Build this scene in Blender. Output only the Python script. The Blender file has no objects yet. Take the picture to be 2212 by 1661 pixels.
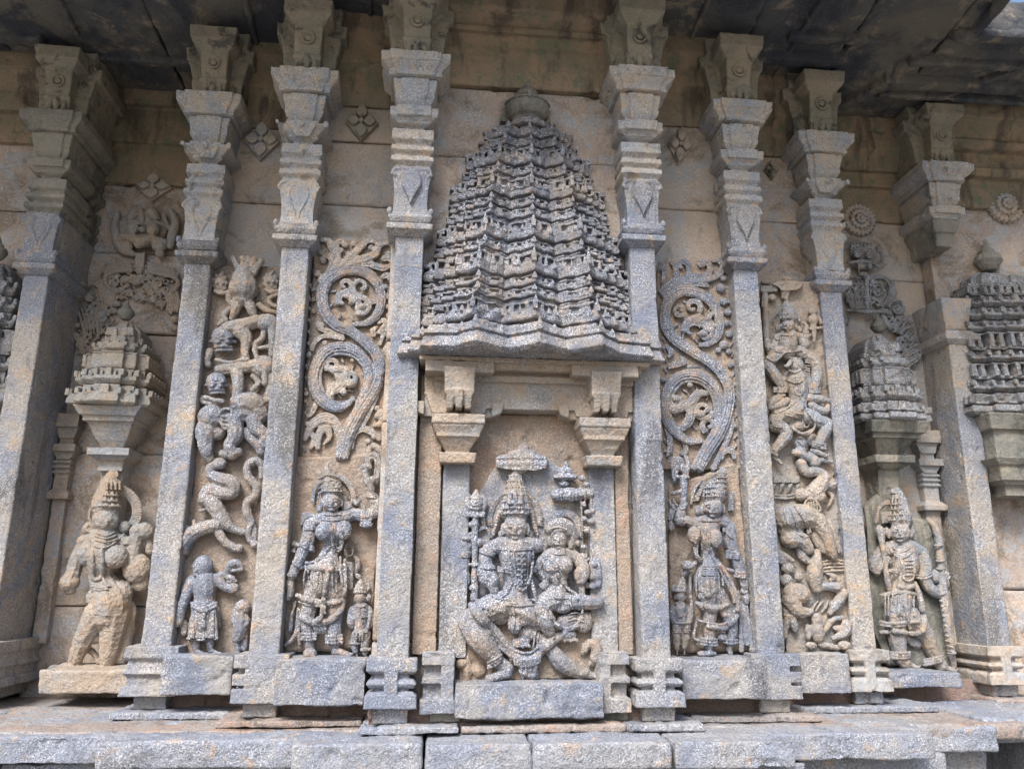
import bpy, bmesh, math, random
import numpy as np
from mathutils import Vector, Matrix
R = math.radians
S = bpy.context.scene
C = S.collection
random.seed(7)

# ---------------------------------------------------------------- camera
CF, CT, CYW, CRR, CX = 1735.66, R(14.093), R(5.521), R(.406), -.193
cam = bpy.data.cameras.new('camera')
cam.sensor_fit = 'HORIZONTAL'; cam.sensor_width = 36; cam.lens = CF/2212*36
cam.clip_start = .05; cam.clip_end = 2000
co = bpy.data.objects.new('camera', cam); C.objects.link(co); S.camera = co
fw = Vector((math.sin(CYW)*math.cos(CT), math.cos(CYW)*math.cos(CT), math.sin(CT)))
rt = Vector((math.cos(CYW), -math.sin(CYW), 0)); up = rt.cross(fw)
# roll: picture content is turned clockwise by CRR
rt2 = rt*math.cos(CRR)+up*math.sin(CRR); up2 = up*math.cos(CRR)-rt*math.sin(CRR)
M = Matrix((rt2, up2, -fw)).transposed().to_4x4(); M.translation = Vector((CX, -3, 0))
co.matrix_world = M

# ---------------------------------------------------------------- sky and sun
SUN_EL, SUN_AZ = 47, 208      # sun behind the camera's left shoulder, veiled by cloud
w = bpy.data.worlds.new('World'); S.world = w; w.use_nodes = True
nt = w.node_tree; bg = nt.nodes['Background']
sky = nt.nodes.new('ShaderNodeTexSky'); sky.sky_type = 'NISHITA'; sky.sun_disc = False
sky.sun_elevation = R(SUN_EL); sky.sun_rotation = R(SUN_AZ); sky.air_density = 1.0; sky.dust_density = 3.0; sky.ozone_density=1.0
nt.links.new(sky.outputs[0], bg.inputs[0]); bg.inputs[1].default_value = .11
sl = bpy.data.lights.new('sun', 'SUN'); sl.energy = 2.6; sl.angle = R(24); sl.color = (1, .975, .945)
so = bpy.data.objects.new('sun', sl); C.objects.link(so)
sd = Vector((math.sin(R(SUN_AZ))*math.cos(R(SUN_EL)), math.cos(R(SUN_AZ))*math.cos(R(SUN_EL)), math.sin(R(SUN_EL))))
so.rotation_euler = sd.to_track_quat('Z', 'Y').to_euler()
S.view_settings.view_transform = 'Standard'; S.view_settings.look = 'None'
S.view_settings.exposure = 1.3; S.view_settings.gamma = 1; S.view_settings.use_curve_mapping = False

# ---------------------------------------------------------------- pixel of the photo (2212 wide) + depth -> point
def ray(px, py):
    du, dv = px-1106, py-830.5
    u = du*math.cos(CRR)+dv*math.sin(CRR); v = -du*math.sin(CRR)+dv*math.cos(CRR)
    a = u/CF; q = -v/CF
    b = math.cos(CT)-q*math.sin(CT); dz = math.sin(CT)+q*math.cos(CT)
    return a*math.cos(CYW)+b*math.sin(CYW), -a*math.sin(CYW)+b*math.cos(CYW), dz
def at(px, py, Y):
    dx, dy, dz = ray(px, py); s = (Y+3)/dy
    return CX+dx*s, Y, dz*s

# ---------------------------------------------------------------- materials
def stone(name, a, b, mid=(.5,.5), white=.35, whitec=(.62,.62,.63), stain=None, stain_amt=.0, dark=None, dark_amt=0., scale=1., bump=.5, streak=0., rough=.85, seed=0, fleck=170, fdark=.42, darkc=(.085,.085,.10)):
    m = bpy.data.materials.new(name); m.use_nodes = True
    t = m.node_tree; N = t.nodes; L = t.links.new
    bs = N['Principled BSDF']; bs.inputs['Roughness'].default_value = rough
    bs.inputs['Specular IOR Level'].default_value = .25
    geo = N.new('ShaderNodeTexCoord')
    def mapping(sc):
        mp = N.new('ShaderNodeMapping'); L(geo.outputs['Object'], mp.inputs[0]); mp.inputs['Scale'].default_value = sc
        mp.inputs['Location'].default_value = (seed*3.1, seed*1.7, seed*2.3); return mp.outputs[0]
    def noise(sc, det=5, ro=.6, vec=None, dist=0):
        n = N.new('ShaderNodeTexNoise'); n.inputs['Scale'].default_value = sc; n.inputs['Detail'].default_value = det
        n.inputs['Roughness'].default_value = ro; n.inputs['Distortion'].default_value = dist
        L(vec or mapping((1,1,1)), n.inputs[0]); return n.outputs[0]
    def ramp(v, lo, hi, a0=0., a1=1.):
        r = N.new('ShaderNodeMapRange'); r.inputs[1].default_value = lo; r.inputs[2].default_value = hi
        r.inputs[3].default_value = a0; r.inputs[4].default_value = a1; r.interpolation_type = 'SMOOTHSTEP'
        L(v, r.inputs[0]); return r.outputs[0]
    def mix(f, c1, c2, mode='MIX'):
        x = N.new('ShaderNodeMix'); x.data_type = 'RGBA'; x.blend_type = mode
        if isinstance(f, float): x.inputs[0].default_value = f
        else: L(f, x.inputs[0])
        for i, c in ((6, c1), (7, c2)):
            if isinstance(c, tuple): x.inputs[i].default_value = (*c, 1)
            else: L(c, x.inputs[i])
        return x.outputs[2]
    base = mapping((1,1,1))
    big = noise(3.2*scale, 6, .62, base, .6)
    col = mix(ramp(big, mid[0]-.13, mid[1]+.13), a, b)
    med = noise(11*scale, 6, .7, base, .4)
    if stain: col = mix(ramp(med, .62-stain_amt*.3, .72-stain_amt*.25, 0., .8), col, stain)
    if dark:
        if streak: dn = noise(5*scale, 6, .65, mapping((1,1,.22)), .3)
        else: dn = noise(4.3*scale, 7, .68, base, .8)
        col = mix(ramp(dn, .60-dark_amt*.28, .70-dark_amt*.2, 0., .88), col, dark)
    fine = noise(fleck, 2, .7, base)
    fine2 = noise(fleck*.5, 3, .7, base)
    # dark mineral grains and pale flecks / lichen
    lich = ramp(noise(6, 7, .8, base), .38, .60, .10, 1.)
    dm = N.new('ShaderNodeMath'); dm.operation = 'MULTIPLY'; L(ramp(fine2, .36, .54, fdark*1.5, 0.), dm.inputs[0]); L(ramp(noise(13, 4, .7, base), .38, .62, .25, 1.), dm.inputs[1])
    col = mix(dm.outputs[0], col, darkc)
    f1 = ramp(fine, .49, .66)
    mm = N.new('ShaderNodeMath'); mm.operation = 'MULTIPLY'; L(f1, mm.inputs[0]); L(lich, mm.inputs[1])
    m2 = N.new('ShaderNodeMath'); m2.operation = 'MULTIPLY'; L(mm.outputs[0], m2.inputs[0]); m2.inputs[1].default_value = white
    col = mix(m2.outputs[0], col, whitec)
    sp = noise(38, 5, .8, base, .5)
    col = mix(ramp(sp, .645-.04*white, .71, 0., min(1,white*.9)), col, whitec)
    L(col, bs.inputs['Base Color'])
    # bump
    ad = N.new('ShaderNodeMath'); ad.operation = 'ADD'
    s1 = N.new('ShaderNodeMath'); s1.operation = 'MULTIPLY'; L(fine, s1.inputs[0]); s1.inputs[1].default_value = .25
    s2 = N.new('ShaderNodeMath'); s2.operation = 'MULTIPLY_ADD'; L(fine2, s2.inputs[0]); s2.inputs[1].default_value = .6; L(s1.outputs[0], s2.inputs[2])
    L(s2.outputs[0], ad.inputs[0])
    s3 = N.new('ShaderNodeMath'); s3.operation = 'MULTIPLY'; L(med, s3.inputs[0]); s3.inputs[1].default_value = 1.6
    L(s3.outputs[0], ad.inputs[1])
    bp = N.new('ShaderNodeBump'); bp.inputs['Strength'].default_value = min(1, bump*1.4); bp.inputs['Distance'].default_value = .008
    L(ad.outputs[0], bp.inputs['Height']); L(bp.outputs[0], bs.inputs['Normal'])
    return m

TAN=(.385,.305,.235); PINK=(.42,.315,.26); GREY=(.34,.32,.27); BLUE=(.17,.19,.245); BLUEL=(.25,.27,.31); OCH=(.42,.27,.13)
MAT = {}
MAT['granite'] = stone('blue_grey_granite', (.15,.17,.22), (.255,.245,.235), dark=(.10,.10,.11), dark_amt=.18, streak=1, fdark=.34, white=.6, whitec=(.56,.57,.61), stain=(.33,.26,.19), stain_amt=.25, bump=.8)
MAT['granite_warm'] = stone('worn_grey_granite', (.185,.20,.24), (.30,.27,.235), dark=(.11,.105,.10), dark_amt=.22, streak=1, fdark=.34, white=.55, stain=(.40,.28,.17), stain_amt=.25, bump=.7, seed=2)
MAT['relief'] = stone('carved_soapstone', (.13,.145,.185), (.225,.19,.155), mid=(.52,.52), white=.9, whitec=(.62,.63,.66), stain=(.30,.20,.14), stain_amt=.3, bump=.6, seed=3, scale=1.6, fleck=210, fdark=.3)
MAT['relief_tan'] = stone('tan_carved_stone', (.32,.255,.195), (.24,.24,.235), mid=(.54,.54), white=.35, stain=(.37,.26,.17), stain_amt=.25, bump=.6, seed=4, scale=1.6, fdark=.25)
MAT['relief_buff'] = stone('buff_carved_stone', (.28,.23,.18), (.185,.20,.225), mid=(.52,.52), white=.7, stain=(.40,.27,.17), stain_amt=.3, bump=.6, seed=9, scale=1.6, fdark=.25)
MAT['tan'] = stone('tan_wall_stone', TAN, (.31,.255,.22), white=.35, stain=(.29,.30,.31), stain_amt=.5, dark=(.19,.145,.105), dark_amt=.42, bump=.5, seed=5, fleck=110, fdark=.16)
MAT['panel'] = stone('tan_relief_ground', (.28,.21,.155), (.23,.19,.155), white=.35, stain=(.30,.20,.14), stain_amt=.3, bump=.8, seed=6, fdark=.25)
MAT['grey'] = stone('pale_grey_wall_stone', (.37,.30,.235), (.28,.285,.29), mid=(.50,.50), white=.35, stain=(.38,.29,.21), stain_amt=.35, dark=(.17,.145,.115), dark_amt=.38, bump=.5, seed=7, fdark=.16)
MAT['capital'] = stone('capital_stone', (.37,.325,.27), (.27,.285,.31), white=.55, stain=(.42,.31,.2), stain_amt=.3, dark=(.13,.13,.12), dark_amt=.12, bump=.5, seed=8, scale=2, fdark=.25)
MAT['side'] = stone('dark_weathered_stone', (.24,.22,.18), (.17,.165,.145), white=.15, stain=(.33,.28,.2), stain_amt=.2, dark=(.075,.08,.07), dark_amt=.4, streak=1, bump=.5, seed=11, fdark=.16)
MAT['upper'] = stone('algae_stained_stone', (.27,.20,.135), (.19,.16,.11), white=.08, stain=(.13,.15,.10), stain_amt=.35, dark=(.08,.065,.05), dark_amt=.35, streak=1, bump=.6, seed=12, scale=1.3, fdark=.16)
MAT['bracket'] = stone('mossy_bracket_stone', (.29,.25,.19), (.215,.205,.165), white=.15, stain=(.20,.21,.15), stain_amt=.2, dark=(.06,.06,.055), dark_amt=.25, bump=.6, seed=13, scale=2, fdark=.16)
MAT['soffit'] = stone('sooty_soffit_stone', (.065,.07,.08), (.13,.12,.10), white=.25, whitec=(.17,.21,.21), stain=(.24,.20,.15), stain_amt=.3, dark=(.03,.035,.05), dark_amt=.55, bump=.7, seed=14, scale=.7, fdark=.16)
MAT['plinth'] = stone('plinth_granite', (.19,.21,.26), (.25,.25,.26), white=.55, whitec=(.60,.61,.64), stain=(.34,.26,.2), stain_amt=.2, dark=(.13,.13,.14), dark_amt=.1, bump=.8, seed=15)
MAT['ledge_top'] = stone('reddish_ledge_stone', (.26,.21,.18), (.24,.235,.235), white=.35, stain=(.33,.21,.15), stain_amt=.35, dark=(.12,.09,.07), dark_amt=.2, bump=.6, seed=16)
MAT['tower'] = stone('tower_stone', (.13,.14,.17), (.21,.18,.155), mid=(.54,.54), white=.8, whitec=(.62,.64,.68), stain=(.33,.24,.18), stain_amt=.25, dark=(.09,.085,.085), dark_amt=.2, bump=.6, seed=17, scale=2, fleck=210, fdark=.3)
MAT['tower_tan'] = stone('tan_tower_stone', (.31,.265,.205), (.26,.255,.24), white=.45, stain=(.36,.26,.17), stain_amt=.3, dark=(.12,.11,.09), dark_amt=.2, bump=.6, seed=18, scale=2, fdark=.25)
MAT['tower_dark'] = stone('dark_tower_stone', (.17,.165,.155), (.21,.22,.24), white=.6, stain=(.27,.21,.16), stain_amt=.3, dark=(.07,.065,.06), dark_amt=.3, bump=.6, seed=19, scale=2)
MAT['red'] = stone('red_mortar_stone', (.22,.15,.12), (.19,.14,.12), white=.15, bump=.6, seed=20, dark=(.10,.06,.05), dark_amt=.2)
MAT['ground'] = stone('courtyard_paving', (.24,.22,.19), (.2,.18,.15), white=.2, bump=.4, seed=21, fleck=40, scale=.3)

# ---------------------------------------------------------------- names
def tag(o, label, cat, group=None, kind=None):
    o['label'] = label; o['category'] = cat
    if group: o['group'] = group
    if kind: o['kind'] = kind
    return o
def empty(name, loc, label, cat, group=None):
    o = bpy.data.objects.new(name, None); o.empty_display_size = .05; C.objects.link(o); o.location = loc
    return tag(o, label, cat, group)

# ---------------------------------------------------------------- numpy noise
def _h(i, j, k, s):
    n = (i*374761393 + j*668265263 + k*2147483647//7 + s*1274126177) & 0xffffffff
    n = ((n ^ (n >> 13))*1274126177) & 0xffffffff
    return ((n ^ (n >> 16)) & 0xffff)/32767.5-1
def vnoise(p, s=0):
    p = p+1000.; i = np.floor(p).astype(np.int64); f = p-i; f = f*f*(3-2*f)
    o = 0
    for a in (0,1):
        for b in (0,1):
            for c in (0,1):
                wt = (f[:,0] if a else 1-f[:,0])*(f[:,1] if b else 1-f[:,1])*(f[:,2] if c else 1-f[:,2])
                o = o+wt*_h(i[:,0]+a, i[:,1]+b, i[:,2]+c, s)
    return o

# ---------------------------------------------------------------- shape builder (closed pieces, united by a voxel remesh)
_ICO = None
def _ico():
    global _ICO
    if _ICO is None:
        b = bmesh.new(); bmesh.ops.create_icosphere(b, subdivisions=2, radius=1)
        _ICO = (np.array([v.co[:] for v in b.verts]), [tuple(v.index for v in f.verts) for f in b.faces]); b.free()
    return _ICO
class Sh:
    def __init__(s): s.v = []; s.f = []
    def add(s, vs, fs):
        n = len(s.v); s.v.extend([tuple(x) for x in vs]); s.f.extend([tuple(i+n for i in f) for f in fs])
    def hexa(s, b, t):          # bottom ring, top ring (4 points each, counter-clockwise from above)
        s.add(list(b)+list(t), [(3,2,1,0),(4,5,6,7),(0,1,5,4),(1,2,6,5),(2,3,7,6),(3,0,4,7)])
    def box(s, x0, x1, y0, y1, z0, z1):
        s.hexa([(x0,y0,z0),(x1,y0,z0),(x1,y1,z0),(x0,y1,z0)], [(x0,y0,z1),(x1,y0,z1),(x1,y1,z1),(x0,y1,z1)])
    def fr(s, xc, yb, z0, z1, w0, w1, f0, f1):   # block against the wall: half widths and front depths at bottom / top
        s.hexa([(xc-w0,f0,z0),(xc+w0,f0,z0),(xc+w0,yb,z0),(xc-w0,yb,z0)], [(xc-w1,f1,z1),(xc+w1,f1,z1),(xc+w1,yb,z1),(xc-w1,yb,z1)])
    def ball(s, c, r):
        v, f = _ico(); r = np.array(r if hasattr(r,'__len__') else (r,r,r))
        s.add(v*r+np.array(c), f)
    def tube(s, pts, rs, n=10, flat=1.):
        P = [np.array(p, float) for p in pts]; K = len(P)
        if K < 2: return s.ball(P[0], rs[0])
        rings = []; prev = None
        for i in range(K):
            t = P[min(i+1,K-1)]-P[max(i-1,0)]; t = t/(np.linalg.norm(t)+1e-9)
            a = np.array((0,1.,0)) if prev is None else prev
            a = a-t*a.dot(t)
            if np.linalg.norm(a) < 1e-3: a = np.array((1.,0,0))-t*t[0]
            a /= np.linalg.norm(a); prev = a; b = np.cross(t, a)
            rings.append([P[i]+rs[i]*(math.cos(2*math.pi*k/n)*a*flat+math.sin(2*math.pi*k/n)*b) for k in range(n)])
        vs = [p for r in rings for p in r]; fs = []
        for i in range(K-1):
            for k in range(n): fs.append((i*n+k, i*n+(k+1)%n, (i+1)*n+(k+1)%n, (i+1)*n+k))
        fs.append(tuple(range(n))[::-1]); fs.append(tuple((K-1)*n+k for k in range(n)))
        s.add(vs, fs)
        s.ball(P[0], rs[0]*.97); s.ball(P[-1], rs[-1]*.97)
    def prism(s, poly, z0, z1, poly1=None):     # plan polygon (x,y) extruded
        n = len(poly); q = poly1 or poly
        s.add([(x,y,z0) for x,y in poly]+[(x,y,z1) for x,y in q],
              [tuple(range(n))[::-1], tuple(range(n,2*n))]+[(i,(i+1)%n,n+(i+1)%n,n+i) for i in range(n)])
    def fprism(s, poly, y0, y1, sc=1.):     # outline (x,z) in the wall plane, extruded in depth (y0 near, y1 far)
        n = len(poly); cx = sum(p[0] for p in poly)/n; cz = sum(p[1] for p in poly)/n
        s.add([(cx+(x-cx)*sc,y0,cz+(z-cz)*sc) for x,z in poly]+[(x,y1,z) for x,z in poly],
              [tuple(range(n)), tuple(range(n,2*n))[::-1]]+[(i,n+i,n+(i+1)%n,(i+1)%n) for i in range(n)])
    def mesh(s, name):
        me = bpy.data.meshes.new(name); me.from_pydata(s.v, [], s.f); me.update()
        b = bmesh.new(); b.from_mesh(me); bmesh.ops.recalc_face_normals(b, faces=b.faces); b.to_mesh(me); b.free()
        return me
    def build(s, name, mat, parent=None, vox=.004, amp=.0015, freq=60., amp2=0., freq2=9., smooth=True, bevel=None, origin=None, sm=0):
        me = s.mesh(name)
        o = bpy.data.objects.new(name, me); C.objects.link(o)
        if vox:
            md = o.modifiers.new('r', 'REMESH'); md.mode = 'VOXEL'; md.voxel_size = vox
            if sm:
                q = o.modifiers.new('s', 'SMOOTH'); q.iterations = sm; q.factor = .5
            dg = bpy.context.evaluated_depsgraph_get(); ev = o.evaluated_get(dg)
            m2 = bpy.data.meshes.new_from_object(ev); o.modifiers.clear(); o.data = m2; bpy.data.meshes.remove(me); me = m2; me.name = name
        elif bevel:
            b = bmesh.new(); b.from_mesh(me)
            bmesh.ops.bevel(b, geom=b.edges[:], offset=bevel, segments=2, affect='EDGES', profile=.6); b.to_mesh(me); b.free()
        n = len(me.vertices)
        if n and (amp or amp2) and vox:
            p = np.empty(n*3); me.vertices.foreach_get('co', p); p = p.reshape(-1,3)
            nr = np.empty(n*3); me.vertex_normals.foreach_get('vector', nr); nr = nr.reshape(-1,3)
            d = amp*(vnoise(p*freq, 1)+.6*vnoise(p*freq*2.1, 2))
            if amp2: d = d+amp2*(vnoise(p*freq2, 3)+.5*vnoise(p*freq2*2.3, 4))
            if amp2: d = d-np.clip(vnoise(p*17, 7)*.7+vnoise(p*41, 8)*.4-.42, 0, .5)*min(amp2,.004)*7
            p = p+nr*d[:,None]; me.vertices.foreach_set('co', p.ravel()); me.update()
        if smooth: me.polygons.foreach_set('use_smooth', [True]*len(me.polygons))
        me.materials.append(MAT[mat] if isinstance(mat,str) else mat)
        if parent is not None:
            o.parent = parent; o.matrix_parent_inverse = Matrix.Translation(-parent.location)
        return o
def parent_keep(o, p):
    o.parent = p; o.matrix_parent_inverse = Matrix.Translation(-p.location)
# ================================================================ GROUND
g = bpy.data.meshes.new('courtyard_ground'); g.from_pydata([(-400,-600,-1.5),(400,-600,-1.5),(400,60,-1.5),(-400,60,-1.5)], [], [(0,1,2,3)])
go = bpy.data.objects.new('courtyard_ground', g); C.objects.link(go); g.materials.append(MAT['ground']); go['kind'] = 'structure'

# ================================================================ WALL
ZB = -.50
wall = empty('temple_wall', (.2,.3,-.5), 'stepped tan stone temple wall behind the pilasters', 'wall')
def stones(x0, x1, y, z0, z1, seams, mat, yb=None, jit=.003):
    zs = [z0]+[z for z in seams if z0 < z < z1]+[z1]
    for a, b in zip(zs, zs[1:]):
        j = random.uniform(-jit, jit)
        s = Sh(); s.box(x0, x1, y+j, (yb or y+.5), a+.0006, b-.0006)
        s.build('wall_stone', mat, wall, vox=.012, amp=.0012, freq=25, amp2=.003, freq2=5)
core = Sh(); core.box(-6, 6, 1.6, 3, -1.6, 2.9); core.build('wall_core', 'tan', wall, vox=None)
WY = {'0':.11, '1L':.29, '2L':.52, '3L':.96, '1R':.29, '2R':.50, '3R':.82}
stones(-.40, .70, .11, ZB, 2.12, (-.2,.62,.95,1.78), 'tan')
stones(-.843, -.36, .29, ZB, 2.14, (1.28,1.62,1.93), 'grey')
stones(.64, 1.12, .29, ZB, 2.14, (1.28,1.68), 'grey')
stones(-1.295, -.82, .52, ZB, 2.2, (1.33,1.72), 'grey')
stones(1.08, 1.61, .50, ZB, 2.2, (1.2,1.75), 'tan')
stones(-1.99, -1.24, .96, ZB, 2.22, (-.1,.6,1.2,1.62,2.0), 'tan', yb=1.5)
stones(1.57, 2.40, .82, ZB, 2.1, (0,.9,1.6), 'grey', yb=1.5)
stones(-3.2, -2.03, .80, ZB, 2.22, (0,.8,1.45,1.75), 'tan', yb=1.3)
stones(2.40, 3.6, .74, ZB, 2.12, (0,.8,1.43), 'tan', yb=1.3)
# upper courses (entablature) of each bay
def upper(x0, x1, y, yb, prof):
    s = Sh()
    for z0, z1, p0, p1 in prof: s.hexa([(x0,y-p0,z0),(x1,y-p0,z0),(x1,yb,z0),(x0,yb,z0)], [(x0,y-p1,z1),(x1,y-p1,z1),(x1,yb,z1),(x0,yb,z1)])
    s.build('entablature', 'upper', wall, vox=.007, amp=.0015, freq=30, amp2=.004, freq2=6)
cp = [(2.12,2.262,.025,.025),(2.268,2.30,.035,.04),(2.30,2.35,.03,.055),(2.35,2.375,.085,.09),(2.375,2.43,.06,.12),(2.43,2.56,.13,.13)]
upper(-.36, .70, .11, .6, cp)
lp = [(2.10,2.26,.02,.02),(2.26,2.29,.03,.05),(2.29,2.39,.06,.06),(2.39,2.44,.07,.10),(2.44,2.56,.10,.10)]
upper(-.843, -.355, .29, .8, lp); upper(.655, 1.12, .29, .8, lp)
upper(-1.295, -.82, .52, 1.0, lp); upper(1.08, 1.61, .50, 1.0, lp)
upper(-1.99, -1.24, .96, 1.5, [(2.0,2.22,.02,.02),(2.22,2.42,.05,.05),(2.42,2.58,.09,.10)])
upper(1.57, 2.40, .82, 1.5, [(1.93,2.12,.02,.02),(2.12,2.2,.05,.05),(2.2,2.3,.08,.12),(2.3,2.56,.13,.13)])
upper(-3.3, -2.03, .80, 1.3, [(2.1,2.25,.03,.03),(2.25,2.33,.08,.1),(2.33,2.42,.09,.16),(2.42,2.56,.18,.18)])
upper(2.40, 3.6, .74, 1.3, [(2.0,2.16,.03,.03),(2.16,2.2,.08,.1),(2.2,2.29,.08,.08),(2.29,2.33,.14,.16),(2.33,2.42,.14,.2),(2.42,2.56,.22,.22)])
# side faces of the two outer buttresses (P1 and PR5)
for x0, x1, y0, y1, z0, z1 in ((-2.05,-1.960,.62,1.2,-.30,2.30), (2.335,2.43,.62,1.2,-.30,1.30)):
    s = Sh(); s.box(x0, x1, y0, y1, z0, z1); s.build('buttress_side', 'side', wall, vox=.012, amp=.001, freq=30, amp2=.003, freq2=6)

# ================================================================ EAVE
eave = empty('temple_eave', (.2,-.2,2.5), 'dark soot and algae stained stone soffit of the overhanging eave', 'eave')
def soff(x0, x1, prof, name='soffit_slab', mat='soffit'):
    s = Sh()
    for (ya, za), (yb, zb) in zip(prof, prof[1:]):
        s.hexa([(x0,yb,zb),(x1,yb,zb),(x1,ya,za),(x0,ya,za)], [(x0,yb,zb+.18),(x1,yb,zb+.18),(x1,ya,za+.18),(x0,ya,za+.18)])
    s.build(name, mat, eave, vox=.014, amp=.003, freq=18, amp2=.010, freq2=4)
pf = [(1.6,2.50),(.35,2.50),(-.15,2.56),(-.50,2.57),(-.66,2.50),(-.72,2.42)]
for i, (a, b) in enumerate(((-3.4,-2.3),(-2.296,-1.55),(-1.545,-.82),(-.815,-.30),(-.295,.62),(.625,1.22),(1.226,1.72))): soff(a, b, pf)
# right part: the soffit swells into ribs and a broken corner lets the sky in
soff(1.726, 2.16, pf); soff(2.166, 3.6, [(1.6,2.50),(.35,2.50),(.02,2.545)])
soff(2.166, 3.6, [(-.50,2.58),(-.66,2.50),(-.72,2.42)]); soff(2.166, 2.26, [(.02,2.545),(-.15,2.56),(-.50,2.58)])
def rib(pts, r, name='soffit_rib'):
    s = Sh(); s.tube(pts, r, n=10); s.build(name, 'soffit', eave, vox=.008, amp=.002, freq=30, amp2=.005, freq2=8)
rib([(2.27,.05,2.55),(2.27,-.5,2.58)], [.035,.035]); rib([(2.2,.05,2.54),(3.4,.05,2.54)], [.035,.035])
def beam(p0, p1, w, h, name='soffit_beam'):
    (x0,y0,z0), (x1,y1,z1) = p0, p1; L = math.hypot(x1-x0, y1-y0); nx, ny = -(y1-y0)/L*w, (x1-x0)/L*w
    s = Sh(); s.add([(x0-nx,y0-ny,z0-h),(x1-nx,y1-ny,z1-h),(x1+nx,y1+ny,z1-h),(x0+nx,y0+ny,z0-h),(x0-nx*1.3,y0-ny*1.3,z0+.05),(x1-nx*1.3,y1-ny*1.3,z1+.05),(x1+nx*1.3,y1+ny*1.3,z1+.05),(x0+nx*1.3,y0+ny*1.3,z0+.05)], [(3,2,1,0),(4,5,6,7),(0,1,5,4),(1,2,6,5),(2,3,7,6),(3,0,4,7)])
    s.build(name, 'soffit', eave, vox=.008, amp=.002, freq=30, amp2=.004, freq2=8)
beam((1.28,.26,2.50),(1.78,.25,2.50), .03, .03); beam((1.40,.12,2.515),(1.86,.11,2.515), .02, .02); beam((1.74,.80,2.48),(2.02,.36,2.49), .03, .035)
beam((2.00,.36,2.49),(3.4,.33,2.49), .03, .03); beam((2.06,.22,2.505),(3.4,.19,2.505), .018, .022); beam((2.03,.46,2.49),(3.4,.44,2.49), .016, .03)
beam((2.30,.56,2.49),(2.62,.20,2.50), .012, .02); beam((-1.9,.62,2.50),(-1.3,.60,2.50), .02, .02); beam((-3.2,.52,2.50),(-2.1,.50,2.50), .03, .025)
for x in (-1.92,-1.1,-.55,.95,1.45): beam((x,.45,2.495),(x+.02,-.3,2.56), .012, .012)

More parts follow.
